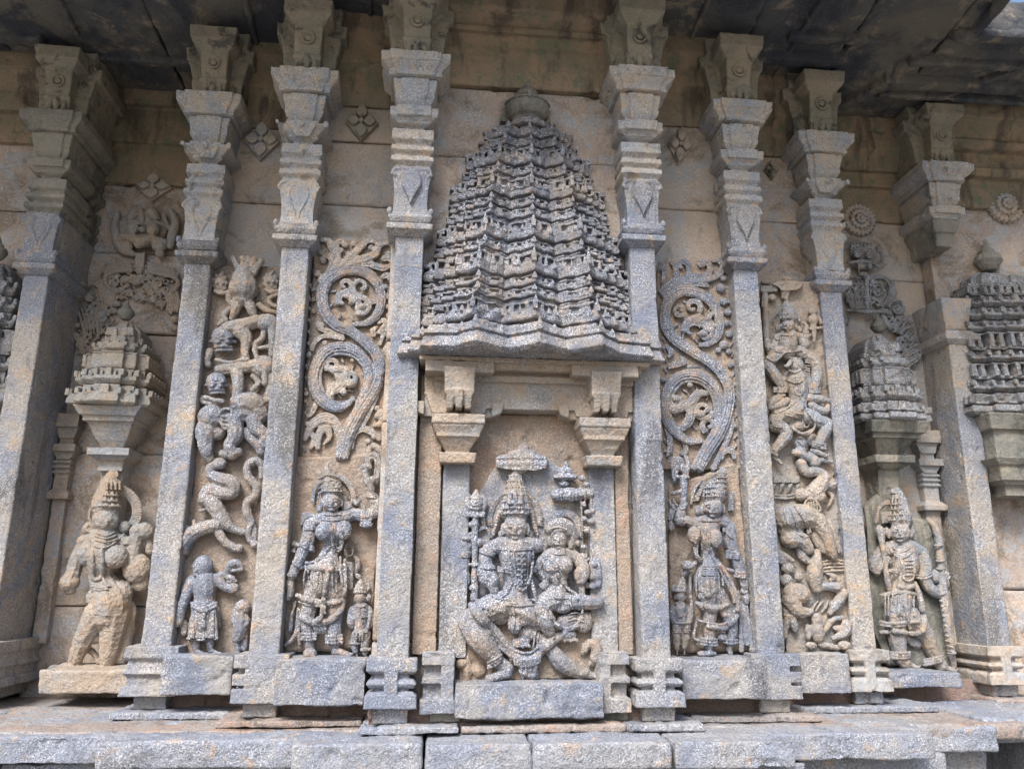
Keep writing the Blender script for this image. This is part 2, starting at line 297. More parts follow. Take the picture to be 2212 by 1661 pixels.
# ================================================================ PILASTERS
def heart(cx, cz, w, h, n=26):
    pts = []
    for k in range(n):
        t = 2*math.pi*k/n; x = math.sin(t); z = math.cos(t)
        zz = z if z > 0 else z*1.75
        xx = x*(1 if z > -.1 else max(.03, 1-(-z-.1)*.97)**1.15)
        pts.append((cx+xx*w, cz+zz*h*.5))
    return pts
def pilaster(xl, yf, yw, wid, label, mat, capm, kind='H', plate='box', deep=None, vase='heart', grp='carved wall pilasters', web=.022, ysc=0, zsh=(-.244,1.366), short=False, bm=None, vm=None):
    xc = xl+wid/2; h = wid/2; yb = deep or (yw+.02)
    t = empty('wall_pilaster', (xc, yf, -.461), label, 'pilaster', grp)
    s = Sh(); s.box(xl, xl+wid, yf, yb, zsh[0]-.01, zsh[1]+.005)
    s.build('shaft', mat, t, vox=.0055, amp=.001, freq=50, amp2=.0022, freq2=8)
    # base
    s = Sh(); zt = -.246; zb = -.412; bh = .088; p = yf-.034
    if kind == 'H':
        s.fr(xc, yb, zt-.042, zt, bh, bh*1.0, p, p); s.fr(xc, yb, zt-.052, zt-.042, bh-.012, bh, p+.012, p)
        s.fr(xc, yb, zb, zb+.045, bh*1.04, bh*1.02, p-.004, p); s.fr(xc, yb, zb+.045, zb+.055, bh, bh-.014, p, p+.012)
        s.fr(xc, yb, -.345, -.330, bh-.012, bh*.98, p+.014, p+.002); s.fr(xc, yb, -.330, -.316, bh*.98, bh-.012, p+.002, p+.014)
        s.fr(xc, yb, zb, zt, web, web, p+.001, p+.001); s.fr(xc, yb, zb, zt, bh-.028, bh-.028, p+.026, p+.026)
    elif kind == 'slot':
        s.fr(xc, yb, zb, zb+.05, bh*1.15, bh*1.12, p, p); s.fr(xc, yb, zt-.045, zt, bh*1.1, bh*1.1, p, p)
        s.fr(xc, yb, -.350, -.312, bh*1.12, bh*1.12, p, p); s.fr(xc, yb, zb, zt, bh*.62, bh*.62, p+.001, p+.001); s.fr(xc, yb, zb, zt, bh*.95, bh*.95, p+.03, p+.03)
    else:
        zt = -.232
        for a, b, w0, w1 in ((-.272,zt,.10,.10),(-.288,-.272,.085,.10),(-.312,-.288,.09,.085),(-.33,-.312,.10,.09),(-.345,-.33,.085,.1),(-.378,-.345,.085,.085),(-.412,-.378,.105,.10)):
            s.fr(xc, yb, a, b, w0, w1, yf+.055-w0, yf+.055-w1)
    s.build('base', bm or mat, t, vox=.0035, amp=.001, freq=60, amp2=.002, freq2=15)
    s = Sh(); s.fr(xc, yb, -.463, zb, .06, .06, yf+.003, yf-.005); s.build('foot', 'granite_warm', t, vox=.005, amp=.002, freq=50)
    if not short:
        # ledge + vase block
        s = Sh(); s.fr(xc, yb, 1.350, 1.372, .060, .088, yf-.005, yf-.033); s.fr(xc, yb, 1.372, 1.396, .090, .091, yf-.036, yf-.037)
        s.fr(xc, yb, 1.396, 1.406, .074, .076, yf-.02, yf-.02); s.fr(xc, yb, 1.406, 1.425, .080, .088, yf-.025, yf-.034); s.fr(xc, yb, 1.425, 1.450, .088, .078, yf-.034, yf-.025)
        for sx in (-1,1): s.ball((xc+sx*.082, yf-.026, 1.448), (.011,.014,.018))
        s.build('ledge', mat, t, vox=.0035, amp=.001, freq=60, amp2=.0015)
        s = Sh()
        zz = [(1.448,.070),(1.48,.0655),(1.52,.066),(1.56,.070),(1.60,.0765),(1.628,.080),(1.648,.072)]
        for (a, wa), (b, wb) in zip(zz, zz[1:]): s.fr(xc, yb, a, b, wa, wb, yf-.024+.3*(.07-wa), yf-.024+.3*(.07-wb))
        fy = yf-.026
        if vase == 'heart':
            s.fprism(heart(xc, 1.575, .040, .115), fy-.015, fy+.004, .95)
            for sx in (-1,1):
                s.tube([(xc+sx*.012,fy,1.636),(xc+sx*.05,fy,1.638),(xc+sx*.074,fy,1.628),(xc+sx*.079,fy,1.612),(xc+sx*.068,fy,1.605)], [.004,.005,.007,.009,.008])
        else:
            for sx in (-1,1):
                s.tube([(xc+sx*.006,fy+.002,1.47),(xc+sx*.010,fy,1.50),(xc+sx*.030,fy,1.545),(xc+sx*.040,fy,1.58),(xc+sx*.034,fy,1.612),(xc+sx*.018,fy,1.622)], [.003,.0035,.004,.0045,.004,.003])
                s.tube([(xc+sx*.05,fy,1.638),(xc+sx*.074,fy,1.628),(xc+sx*.083,fy,1.610),(xc+sx*.078,fy,1.60)], [.006,.008,.008,.004])
        s.build('vase_block', vm or mat, t, vox=.0032, amp=.0008, freq=60, amp2=.0015)
        s = Sh()
        s.fr(xc, yb, 1.645, 1.80, .072, .076, yf-.016, yf-.016)
        for z in (1.660,1.708,1.757):
            s.fr(xc, yb, z, z+.012, .076, .086, yf-.018, yf-.032); s.fr(xc, yb, z+.012, z+.034, .087, .085, yf-.034, yf-.032)
        s.fr(xc, yb, 1.793, 1.815, .085, .084, yf-.032, yf-.030)
        s.build('neck_mouldings', capm, t, vox=.0033, amp=.001, freq=60, amp2=.0035)
    # plate, echinus, abacus
    s = Sh(); s.fr(xc, yb, 1.81, 1.90, .042, .042, yf-.006, yf-.006)
    s.fr(xc, yb, 1.835, 1.848, .05, .07, yf-.01, yf-.03)
    if plate == 'box':
        s.fr(xc, yb, 1.850, 1.868, .065, .096, yf-.024, yf-.046); s.fr(xc, yb, 1.868, 1.906, .097, .098, yf-.047, yf-.049); s.fr(xc, yb, 1.866, 1.909, .068, .069, yf-.056, yf-.058)
    else:
        s.fr(xc, yb, 1.846, 1.884, .05, .105, yf-.02, yf-.062); s.fr(xc, yb, 1.884, 1.896, .107, .107, yf-.064, yf-.064); s.fr(xc, yb, 1.842, 1.899, .03, .068, yf-.04, yf-.075)
        for sx in (-1,0,1): s.ball((xc+sx*.1, yf-.07, 1.886), (.012,.008,.016))
    s.build('plate', capm, t, vox=.0033, amp=.001, freq=60, amp2=.003)
    s = Sh(); e = [(1.906,.060,.024),(1.925,.066,.030),(1.945,.078,.042),(1.962,.083,.046),(1.966,.079,.043),(1.99,.084,.050),(2.02,.090,.057),(2.036,.088,.055)]
    for (a,wa,pa),(b,wb,pb) in zip(e, e[1:]):
        s.fr(xc, yb, a, b, wa, wb, yf-pa, yf-pb); s.fr(xc, yb, a, b, wa*.62, wb*.62, yf-pa-.009, yf-pb-.009)
    s.build('echinus', capm, t, vox=.0033, amp=.001, freq=60, amp2=.003)
    s = Sh(); e = [(2.036,2.056,.108,.109,.074,.074),(2.056,2.062,.098,.098,.066,.066),(2.062,2.083,.108,.134,.074,.092),(2.083,2.088,.126,.126,.086,.086),(2.088,2.128,.140,.142,.100,.102)]
    for a,b,wa,wb,pa,pb in e:
        s.fr(xc, yb, a, b, wa, wb, yf-pa, yf-pb); s.fr(xc, yb, a, b, wa*.74, wb*.74, yf-pa-.010, yf-pb-.010)
    s.build('abacus', capm, t, vox=.0032, amp=.0015, freq=50, amp2=.003, freq2=12)
    # bracket
    s = Sh(); q = yf-.03
    s.fr(xc, yb, 2.12, 2.20, .050, .054, q-.012, q-.03); s.fr(xc, yb, 2.20, 2.222, .058, .060, q-.036, q-.04); s.fr(xc, yb, 2.222, 2.36, .054, .062, q-.034, q-.062)
    s.fr(xc, yb, 2.355, 2.385, .07, .098, q-.066, q-.10); s.fr(xc, yb, 2.385, 2.445, .10, .104, q-.104, q-.108)
    for sx in (-1,1):
        for i,(a,b,wa,wb) in enumerate(((2.12,2.175,.085,.09),(2.175,2.26,.098,.105),(2.26,2.36,.105,.125),(2.36,2.42,.14,.145))):
            s.fr(xc+sx*.01, yb, a, b, wa, wb, q+.03, q+.026)
    s.fr(xc, yb, 2.42, 2.50, .125, .13, q+.01, q+.01)
    b = s.build('bracket', 'bracket', t, vox=.0045, amp=.0015, freq=50, amp2=.003, freq2=12)
    s = Sh(); zc = 2.295; y0 = q-.052
    s.tube([(xc+.026*math.cos(a), y0, zc+.028*math.sin(a)) for a in [i*math.pi/8 for i in range(17)]], [.006]*17); s.ball((xc,y0,zc), (.016,.008,.017))
    r = s.build('roundel', 'bracket', b, vox=.003, amp=.001)
    s = Sh(); s.tube([(xc,q-.03,2.205),(xc,q-.032,2.17),(xc,q-.026,2.14)], [.018,.014,.006])
    for sx in (-1,1): s.tube([(xc+sx*.030,q-.026,2.205),(xc+sx*.034,q-.03,2.165),(xc+sx*.028,q-.026,2.15)], [.012,.013,.009])
    s.build('tassel_drop', 'bracket', b, vox=.003, amp=.0015)
    return t
PW = .111
pilaster(-2.067, .60, .80, PW, 'leftmost carved pilaster with a dark stained right side', 'granite_warm', 'side', kind='wide', deep=1.0, vase='curl')
pilaster(-1.299, .38, .52, PW, 'second pilaster from the left, moulded base beside the hunter relief', 'granite_warm', 'capital', kind='wide', plate='thin', vase='curl', vm='capital')
pilaster(-.847, .16, .29, PW, 'third pilaster from the left, between the animal stack and the left vine scroll', 'granite_warm', 'capital', kind='slot', plate='thin', vase='curl', vm='capital')
pilaster(-.374, 0, .11, PW, 'blue grey pilaster immediately left of the central tower', 'granite', 'capital', kind='H')
pilaster(.578, 0, .11, PW*.97, 'blue grey pilaster immediately right of the central tower', 'granite', 'capital', kind='H')
pilaster(1.085, .18, .29, PW, 'blue grey pilaster between the right vine scroll and the rider relief', 'granite', 'capital', kind='slot')
pilaster(1.583, .39, .50, PW*.95, 'pilaster between the rider relief and the archer niche', 'granite_warm', 'capital', kind='H', plate='thin', vase='curl', vm='capital', bm='grey')
pr5 = pilaster(2.332, .59, .74, PW, 'rightmost pilaster with a plain block and its capital hanging free above', 'granite_warm', 'capital', kind='H', deep=.84, bm='grey', short=True, zsh=(-.244,1.19))
s = Sh(); s.fr(2.3875, .84, 1.18, 1.20, .06, .082, .585, .565); s.fr(2.3875, .84, 1.20, 1.225, .084, .085, .562, .562); s.fr(2.3875,.84,1.225,1.25,.078,.07,.567,.575)
s.build('ledge', 'grey', pr5, vox=.0045)
s = Sh(); s.fr(2.3875, .84, 1.25, 1.42, .062, .085, .585, .565); s.build('plain_block', 'grey', pr5, vox=.006, amp=.001, amp2=.004)
s = Sh(); s.fr(2.3875, .84, 1.71, 1.82, .045, .055, .60, .585); s.fr(2.3875,.84,1.78,1.84,.055,.08,.58,.56); s.build('broken_neck', 'side', pr5, vox=.005, amp=.002, amp2=.004)

# ================================================================ PLINTH STONES AND LEDGE
def pstone(name, x0, x1, y0, y1, z0, z1, mat, label, grp='plinth stones along the foot of the wall', parent=None, vox=.009, a2=.006):
    s = Sh(); s.box(x0, x1, y0, y1, z0, z1)
    o = s.build(name, mat, parent, vox=vox, amp=.0025, freq=35, amp2=a2, freq2=7, sm=2)
    if parent is None: tag(o, label, 'plinth stone', grp)
    return o
ZL = -.49
ledge = tag((lambda s: (s.box(-4,4.5,.06,1.6,ZL-.06,ZL), s.build('ledge_bed', 'ledge_top', None, vox=.014, amp=.002, amp2=.004))[1])(Sh()), 'reddish brown ledge surface running under the wall bases', 'ledge')
# thin lip stones under the pilaster feet
for i, (x0, x1, y0, lab) in enumerate(((-1.36,-.93,.30,'thin lip stone below the hunter relief'),(-.93,-.42,.10,'thin lip stone below the left attendant block'),(-.42,-.08,-.06,'thin lip stone under the pilaster left of the niche'),(-.075,.50,-.045,'thin lip stone below the central block'),(.505,.78,-.05,'thin lip stone under the pilaster right of the niche'),(.79,1.30,.12,'thin lip stone below the right attendant block'),(1.31,1.9,.33,'thin reddish lip stone below the rider relief'),(2.28,3.0,.50,'thin lip stone at the far right buttress'))):
    pstone('lip_stone', x0, x1, y0, .9, ZL+.001, ZL+.026, 'ledge_top' if i%2 else 'plinth', lab, 'thin lip stones on the ledge', vox=.006, a2=.004)
fronts = [(-3.2,-1.83,.12,-.49,'plinth slab at the far left edge, set back'),(-1.81,-.975,.0,-.492,'plinth slab below the eroded female figure'),(-1.25,-.60,-.095,-.494,'plinth slab overlapping the far left one'),(-.615,-.20,-.20,-.493,'plinth slab left of the centre with rounded corner'),(-.195,.15,-.205,-.495,'plinth slab below the left half of the niche'),(.155,.62,-.205,-.493,'plinth slab below the right half of the niche'),(.625,1.04,-.20,-.495,'plinth slab below the right female attendant'),(1.0,1.60,-.10,-.492,'plinth slab at lower right, proud of the recess'),(1.62,1.95,.06,-.50,'thin plinth slab stepping back at the right'),(1.93,3.2,.10,-.478,'plinth slab in the lower right corner')]
for x0, x1, y0, zt, lab in fronts: pstone('plinth_stone', x0, x1, y0, .6, zt-.088, zt, 'plinth', lab)
for x0, x1, y0 in ((-3.2,-1.72,.22),(-1.60,-.66,.06),(-.66,1.12,-.10),(1.12,1.72,.03),(1.72,1.95,.14),(2.2,3.2,.2)):
    o = pstone('lower_plinth', x0, x1, y0, .7, -.86, -.585, 'plinth', {-.66:'lower plinth course below the centre slabs',-3.2:'lower plinth course at the far left',-1.60:'lower plinth course with a dark slot, left of centre',1.12:'lower plinth course, right of centre',1.72:'tan lower plinth course beside the dark hollow',2.2:'lower plinth course in the right corner'}[x0], 'lower plinth course', vox=.012)
# stones of the recessed mortar band between ledge and pedestals
s = Sh()
for x0, x1, y in ((-.40,.70,.045),(-.843,-.36,.22),(.64,1.12,.23),(-1.295,-.82,.45),(1.08,1.61,.44),(1.57,2.40,.68)):
    n = max(2, int((x1-x0)/.16)); 
    for k in range(n): s.box(x0+(x1-x0)*k/n+.002, x0+(x1-x0)*(k+1)/n-.002, y+random.uniform(-.006,.006), y+.3, ZL-.01, -.40)
s.build('footing_band', 'red', wall, vox=.006, amp=.002, amp2=.004)

# ================================================================ FLOWER MEDALLIONS
def petal_flower(px, py, Y, w, h, mat, label, rot=0., kite=False):
    x, _, z = at(px, py, Y); t = empty('flower_boss', (x,Y,z), label, 'flower boss', 'square petalled flower bosses')
    c, sn = math.cos(rot), math.sin(rot)
    T = lambda u, v: (x+u*c-v*sn, z+u*sn+v*c)
    s = Sh(); s.fprism([T(0,h*1.05),T(w*1.05,0),T(0,-h*1.05),T(-w*1.05,0)], Y+.006, Y+.04); s.build('backing', mat, t, vox=.003)
    for du, dv, L, Wd in ((0,1,h,w*.42),(1,0,w,h*.32),(0,-1,h,w*.45),(-1,0,w,h*.32)):
        s = Sh(); pu, pv = -dv, du
        pts = [T(du*L*a+pu*Wd*b, dv*L*a+pv*Wd*b) for a, b in ((.10,.25),(.3,.8),(.52,1.),(.75,.72),(1.02,0),(.75,-.72),(.52,-1.),(.3,-.8),(.10,-.25))]
        s.fprism(pts, Y-.012, Y+.02, .8); s.build('petal', mat, t, vox=.0028, amp=.001)
    s = Sh(); s.ball((x,Y-.008,z), (w*.19,.012,w*.19)); s.build('boss', mat, t, vox=.0025)
petal_flower(330,402, .93, .088,.078, 'grey', 'star shaped four petal flower boss above the left mask relief')
petal_flower(564,302, .49, .078,.098, 'capital', 'four petal kite flower boss between the second and third pilasters')
petal_flower(781,262, .26, .070,.090, 'bracket', 'pointed four petal flower boss between the third and fourth pilasters')
petal_flower(1470,313, .27, .056,.100, 'grey', 'narrow tilted four petal flower boss right of the central tower', rot=-.12)
petal_flower(1668,366, .48, .035,.055, 'bracket', 'small worn flower boss behind the sixth pilaster')
x, _, z = at(1925,370,.48)
def round_flower(px, py, Y, r, mat, label):
    x, _, z = at(px, py, Y); t = empty('round_rosette', (x,Y,z), label, 'rosette', 'round lotus rosettes')
    s = Sh()
    s.ball((x,Y+.01,z), (r*.9,.018,r*.9)); s.build('disc', mat, t, vox=.003)
    for ring, (n, rr, L, Wd, yy) in enumerate(((22,.98,.42,.13,0.),(14,.62,.34,.13,-.010),(8,.34,.26,.11,-.018))):
        s = Sh()
        for k in range(n):
            a = 2*math.pi*(k+.5*ring)/n; d = (math.cos(a), math.sin(a)); q = (-d[1], d[0])
            P = [(x+d[0]*r*u+q[0]*r*v*1.1, z+d[1]*r*u+q[1]*r*v*1.1) for u, v in ((rr-L,Wd*.4),(rr-L*.4,Wd),(rr+.03,0),(rr-L*.4,-Wd),(rr-L,-Wd*.4))]
            s.fprism(P, Y-.008+yy, Y+.015+yy, .72)
        s.build('petal_ring', mat, t, vox=.0026, amp=.0008)
    s = Sh(); s.ball((x,Y-.024,z), (r*.13,.012,r*.13)); s.build('boss', mat, t, vox=.0025)
round_flower(2172,443, .72, .112, 'grey', 'round many petalled rosette at the right edge')
round_flower(1856,475, .80, .10, 'grey', 'worn round rosette above the right mask relief')
# ================================================================ CENTRAL SHRINE TOWER
XT = .168
def starplan(w, f, yb, sc=1.0, peaks=.50):
    D = yb-f
    L = [(-1,0.),(-1,.30),(-.90,.30),(-.90,.44),(-.80,.44),(-.80,.56),(-.70,.58),(-.70,.70),(-.62,.74),(-.58,.76),(-peaks,1.0),(-.40,.80),(-.33,.79),(-.25,.64),(-.18,.78),(-.11,.80),(0,1.0)]
    L = L+[(-a, b) for a, b in L[-2::-1]]
    return [(XT-.028*(1 if abs(a) > .98 else 1)+a*w*sc+ .028, yb-D*b*(sc if sc < 1 else sc)) for a, b in L]
def yat(poly, x):
    best = None
    for (a, ya), (b, yb_) in zip(poly, poly[1:]):
        if min(a,b)-1e-6 <= x <= max(a,b)+1e-6 and abs(a-b) > 1e-5:
            y = ya+(yb_-ya)*(x-a)/(b-a); best = y if best is None else min(best, y)
    return best if best is not None else poly[0][1]
def kuta(s, x, y, z, w, h, d=.02):
    s.hexa([(x-w,y-.002,z),(x+w,y-.002,z),(x+w,y+d,z),(x-w,y+d,z)], [(x-w*.85,y+.004,z+h*.55),(x+w*.85,y+.004,z+h*.55),(x+w*.85,y+d,z+h*.55),(x-w*.85,y+d,z+h*.55)])
    s.tube([(x,y+.008,z+h*.45),(x,y+.009,z+h*.75),(x,y+.010,z+h)], [w*.8,w*.6,w*.22], n=8)
tw = empty('shrine_tower', (XT,-.1,.87), 'tall blue grey miniature temple tower of zigzag courses above the central niche', 'shrine tower')
spec = [(680,900,1378),(620,914,1363),(554,936,1350),(513,953,1333),(464,968,1315),(423,981,1310),(384,994,1287),(340,1019,1268),(300,1048,1247),(262,1082,1228)]
_o = spec; spec = []; hw_ = [1.25,.62,.62,1.3,.62,1.2,.6,.6,1.25,.6,1.2,.6,.9]; NC = len(hw_)+1
for i in range(NC):
    u = sum(hw_[:i])/sum(hw_); yy = 684-(684-262)*(1-(1-u)**1.12); 
    for (ya,la,ra),(yb_,lb,rb) in zip(_o,_o[1:]):
        if ya+5 >= yy >= yb_: v = (ya-yy)/(ya-yb_); spec.append((yy, la+(lb-la)*v, ra+(rb-ra)*v)); break
YB = .115; K = len(spec)
ws, fs_, zs = [], [], []
for k, (py, l, r) in enumerate(spec):
    f = -.17+.185*(k/(K-1))**1.15; fs_.append(f)
    yo = YB-(YB-f)*.35
    ws.append((at(r,py,yo)[0]-at(l,py,yo)[0])/2*(1.075-.03*k/(K-1))); zs.append(at(1165,py,f)[2])
for k in range(K-1):
    major0 = hw_[k] > .8; f, wd, z0, z1 = fs_[k], ws[k], zs[k], zs[k+1]; H = z1-z0; w2, f2 = ws[k+1], fs_[k+1]
    major = hw_[k] > .8
    s = Sh(); wd *= 1 if major0 else .972; f += 0 if major0 else .012; P = lambda sc, dw=0: starplan(wd*sc, f+(1-sc)*.2, YB)
    # drip lip, cornice, roll
    s.prism(P(.975), z0, z0+H*.09, P(1.0)); s.prism(P(1.0), z0+H*.09, z0+H*.24, P(.985)); s.prism(P(.94), z0+H*.24, z0+H*.29); s.prism(P(.985), z0+H*.29, z0+H*.42, P(.95))
    # recessed wall up to the next course
    q = starplan(wd*.92, f+.036, YB); q2 = starplan(w2*.93, f2+.034, YB)
    s.prism(q, z0-.01, z1+.005, q2)
    if True:
        m = z0+H*.72; s.prism(starplan(wd*.945, f+.022, YB), m, m+H*.10); s.prism(starplan(w2*.93, f2+.028, YB), z1-H*.11, z1-H*.06)
    ph = P(1.0)
    for u in (0,.10,.19,.27,.36,.44,.5,.58,.65,.72,.80,.88,.96):
        for sx in ((-1,1) if u else (1,)):
            if random.random() < .04: continue
            x = XT+sx*min(.985,u+(random.uniform(-.03,.03) if u not in (0,.5) else 0))*wd*.985; y = yat(ph, x)+.001
            big = u in (0,.5)
            kuta(s, x+random.uniform(-.002,.002), y, z0+H*.34, (.0092 if big else random.uniform(.0045,.0085))*(.75+.25*wd/.33), H*(.60 if big else random.uniform(.26,.50))*(1 if major else .9), .05)
    # faceted miniature pilasters on the recessed wall
    for u in np.arange(-.93,.94,.125):
        x = XT+u*wd*.93; y = yat(q, x) if abs(u) < .97 else YB
        s.box(x-.008, x+.008, y-.012, y+.03, z0+H*.40, z0+H*random.choice((.62,.74,.80)))
    for u in (-.25,.25):
        x = XT+u*wd; s.box(x-.02, x+.02, yat(ph, x)+.006, YB, z0+H*.42, z0+H*.66)
    for sx in (-1,1):
        for u in (.75,.95):
            x = XT+sx*u*wd; y = yat(ph, x); s.box(x-.016, x+.016, y+.002, YB, z0+H*random.uniform(.5,.6), z0+H*random.uniform(.66,.8))
    s.build('tower_course', 'tower', tw, vox=.0026, amp=.0013, freq=70, amp2=.002, freq2=14)
# cap
s = Sh(); z = zs[-1]; cw = ws[-1]
def tooth(w, f, n=9):
    p = [(XT-w, YB)]
    for i in range(2*n+1):
        a = -1+i/n; p.append((XT+a*w, f+(.07*a*a*2)+(0 if i%2 else .012)))
    p.append((XT+w, YB)); return p
s.prism(tooth(cw*.98,-.0), z-.01, z+.022, tooth(cw*.9,.012)); s.prism(tooth(cw*.84,.02), z+.022, z+.034, tooth(cw*.62,.04)); s.build('tower_cap', 'tower', tw, vox=.0028, amp=.0012)
# finial
fx, _, fz = at(1140,222,.07); s = Sh(); yc = .10
def ring(s, x, y, z0, z1, r0, r1, n=20):
    s.prism([(x+r0*math.cos(2*math.pi*k/n), y+r0*math.sin(2*math.pi*k/n)) for k in range(n)], z0, z1, [(x+r1*math.cos(2*math.pi*k/n), y+r1*math.sin(2*math.pi*k/n)) for k in range(n)])
prof = [(z_+.016, r_*1.12) for z_, r_ in [(1.925,.055),(1.935,.062),(1.945,.055),(1.955,.072),(1.975,.086),(2.0,.090),(2.025,.082),(2.04,.064),(2.046,.045),(2.052,.052),(2.062,.055),(2.068,.044),(2.078,.046),(2.088,.040),(2.095,.028),(2.12,.018),(2.17,.004)]]
for (a, ra), (b, rb) in zip(prof, prof[1:]): ring(s, fx, yc, a, b, ra, rb)
for sx in (-1,1): s.fr(fx+sx*.108, .13, 1.935, 1.975, .012, .008, .06, .06)
fin = s.build('pot_finial', 'side', tw, vox=.003, amp=.001)
s = Sh(); s.tube([(fx+.099*math.cos(a), yc-.099*math.sin(a), 2.030) for a in np.linspace(.2,math.pi-.2,14)], [.005]*14)
s.fprism([(fx-.013,2.055),(fx+.013,2.055),(fx,2.01)], -.008, .03); s.build('finial_band', 'side', fin, vox=.0028, amp=.0006)
# eave of the tower
def eplan(d=0., s=1.0):
    pts = [(-.515,.02),(-.515,-.03),(-.475,-.03),(-.475,-.075),(-.435,-.075),(-.425,-.135),(-.34,-.145),(-.30,-.15),(-.275,-.185),(-.225,-.225),(-.17,-.185),(-.10,-.145),(-.05,-.18),(.012,-.23),(.07,-.18),(.125,-.145),(.18,-.18),(.245,-.225),(.29,-.17),(.34,-.12),(.40,-.105),(.47,-.10),(.475,-.05),(.53,-.045),(.53,.02)]
    return [(XT+x*s, y+d if y < 0 else y) for x, y in pts]
e = Sh()
e.prism(eplan(.02,.985), .848, .862, eplan(0)); e.prism(eplan(0), .862, .905, eplan(.022,.975)); e.prism(eplan(.03,.965), .905, .915); e.prism(eplan(.016,.98), .915, .932, eplan(.03,.96)); e.prism(eplan(.05,.95), .932, .965, eplan(.06,.93))
pl = eplan(.02,.975)
for u in (-.48,-.42,-.335,-.275,-.225,-.125,-.06,.012,.075,.135,.185,.245,.30,.38,.46,.51):
    x = XT+u; kuta(e, x, yat(pl, x)+.002, .922, .0115, .050 if u in (-.225,.012,.245) else .036, .03)
e.build('eave_slab', 'tower', tw, vox=.0034, amp=.0015, freq=60, amp2=.003, freq2=14)

# ================================================================ NICHE UNDER THE TOWER
ni = empty('niche_frame', (.168,.05,-.44), 'worn stone niche frame of two small pilasters and a lintel under the tower eave', 'niche frame')
s = Sh(); s.box(-.26,.63,-.06,.3,.828,.848); s.box(-.235,.60,-.03,.3,.806,.829); s.box(-.20,.575,.02,.3,.662,.807); s.box(-.20,.575,.0,.3,.765,.79)
s.build('lintel', 'relief_tan', ni, vox=.005, amp=.0012, amp2=.002)
for (xc, nm) in ((-.107,'l'),(.452,'r')):
    s = Sh(); s.box(xc-.05, xc+.05, .05, .2, -.25, .455); s.build('niche_shaft', 'granite', ni, vox=.005, amp=.001, amp2=.002)
    s = Sh()
    s.fr(xc,.2,.448,.486,.066,.072,-.005,-.012); s.fr(xc,.2,.486,.50,.045,.045,.02,.02); s.fr(xc,.2,.497,.545,.046,.074,.018,-.012); s.fr(xc,.2,.545,.562,.080,.082,-.018,-.02)
    s.fr(xc,.2,.562,.585,.086,.096,-.02,-.032); s.fr(xc,.2,.585,.592,.092,.092,-.03,-.03); s.fr(xc,.2,.592,.628,.10,.10,-.038,-.04)
    s.build('niche_capital', 'relief_tan', ni, vox=.0035, amp=.0012, amp2=.0015)
    s = Sh(); s.fr(xc,.2,.63,.80,.13,.135,.035,.03); s.fr(xc,.2,.64,.72,.10,.13,.02,.02); s.fr(xc,.2,.785,.83,.13,.13,-.06,-.06)
    s.fr(xc,.2,.70,.80,.056,.058,-.07,-.085); s.fr(xc,.2,.66,.70,.045,.05,-.05,-.066)
    for dx in (-.034,0,.034): s.fr(xc+dx,.2,.645,.715,.011,.014,-.052 if dx else -.064,-.076 if dx else -.086)
    for sx in (-1,1): s.fprism([(xc+sx*.13,.63),(xc+sx*.165,.645),(xc+sx*.175,.685),(xc+sx*.13,.685)], .01, .12)
    s.build('niche_bracket', 'relief_tan', ni, vox=.0038, amp=.0012, amp2=.0015)
    sx = -1 if nm == 'l' else 1
    s = Sh(); xb = -.158 if nm == 'l' else .474
    for a, b, w0, p in ((-.27,-.228,.056,-.0),(-.334,-.312,.056,.0),(-.433,-.385,.060,-.004)): s.fr(xb, .2, a, b, w0, w0, p, p)
    s.fr(xb, .2, -.43, -.23, .050, .050, .028, .028); s.fr(xb-sx*.035, .2, -.433, -.228, .024, .024, .002, .002)
    s.build('niche_base', 'granite_warm', ni, vox=.0038, amp=.0015, amp2=.002)
    s = Sh(); s.fr(xc+sx*.02,.2,-.464,-.432,.055,.055,.03,.03); s.build('foot', 'side', ni, vox=.005, amp=.0015)
# weathered inner ground of the niche
s = Sh(); s.box(-.065,.41,.098,.2,-.33,.66); s.build('niche_ground', 'panel', ni, vox=.006, amp=.002, freq=40, amp2=.005, freq2=9)
s = Sh(); A = [at(x,y,.09) for x,y in ((1015,1400),(1015,1120),(1035,1060),(1065,1010),(1115,965),(1160,975),(1215,1010),(1262,1060),(1268,1400))]
s.fprism([(a[0],a[2]) for a in A], .078, .15, .97); s.build('relief_slab', 'granite_warm', ni, vox=.005, amp=.0025, freq=45, amp2=.004, freq2=12)
s = Sh(); s.box(-.255,-.165,.06,.2,-.24,.80); s.build('jamb_strip', 'panel', ni, vox=.006, amp=.0012, amp2=.002)
s = Sh(); s.box(.505,.562,.06,.2,-.24,.80); s.build('jamb_strip', 'panel', ni, vox=.006, amp=.0012, amp2=.002)

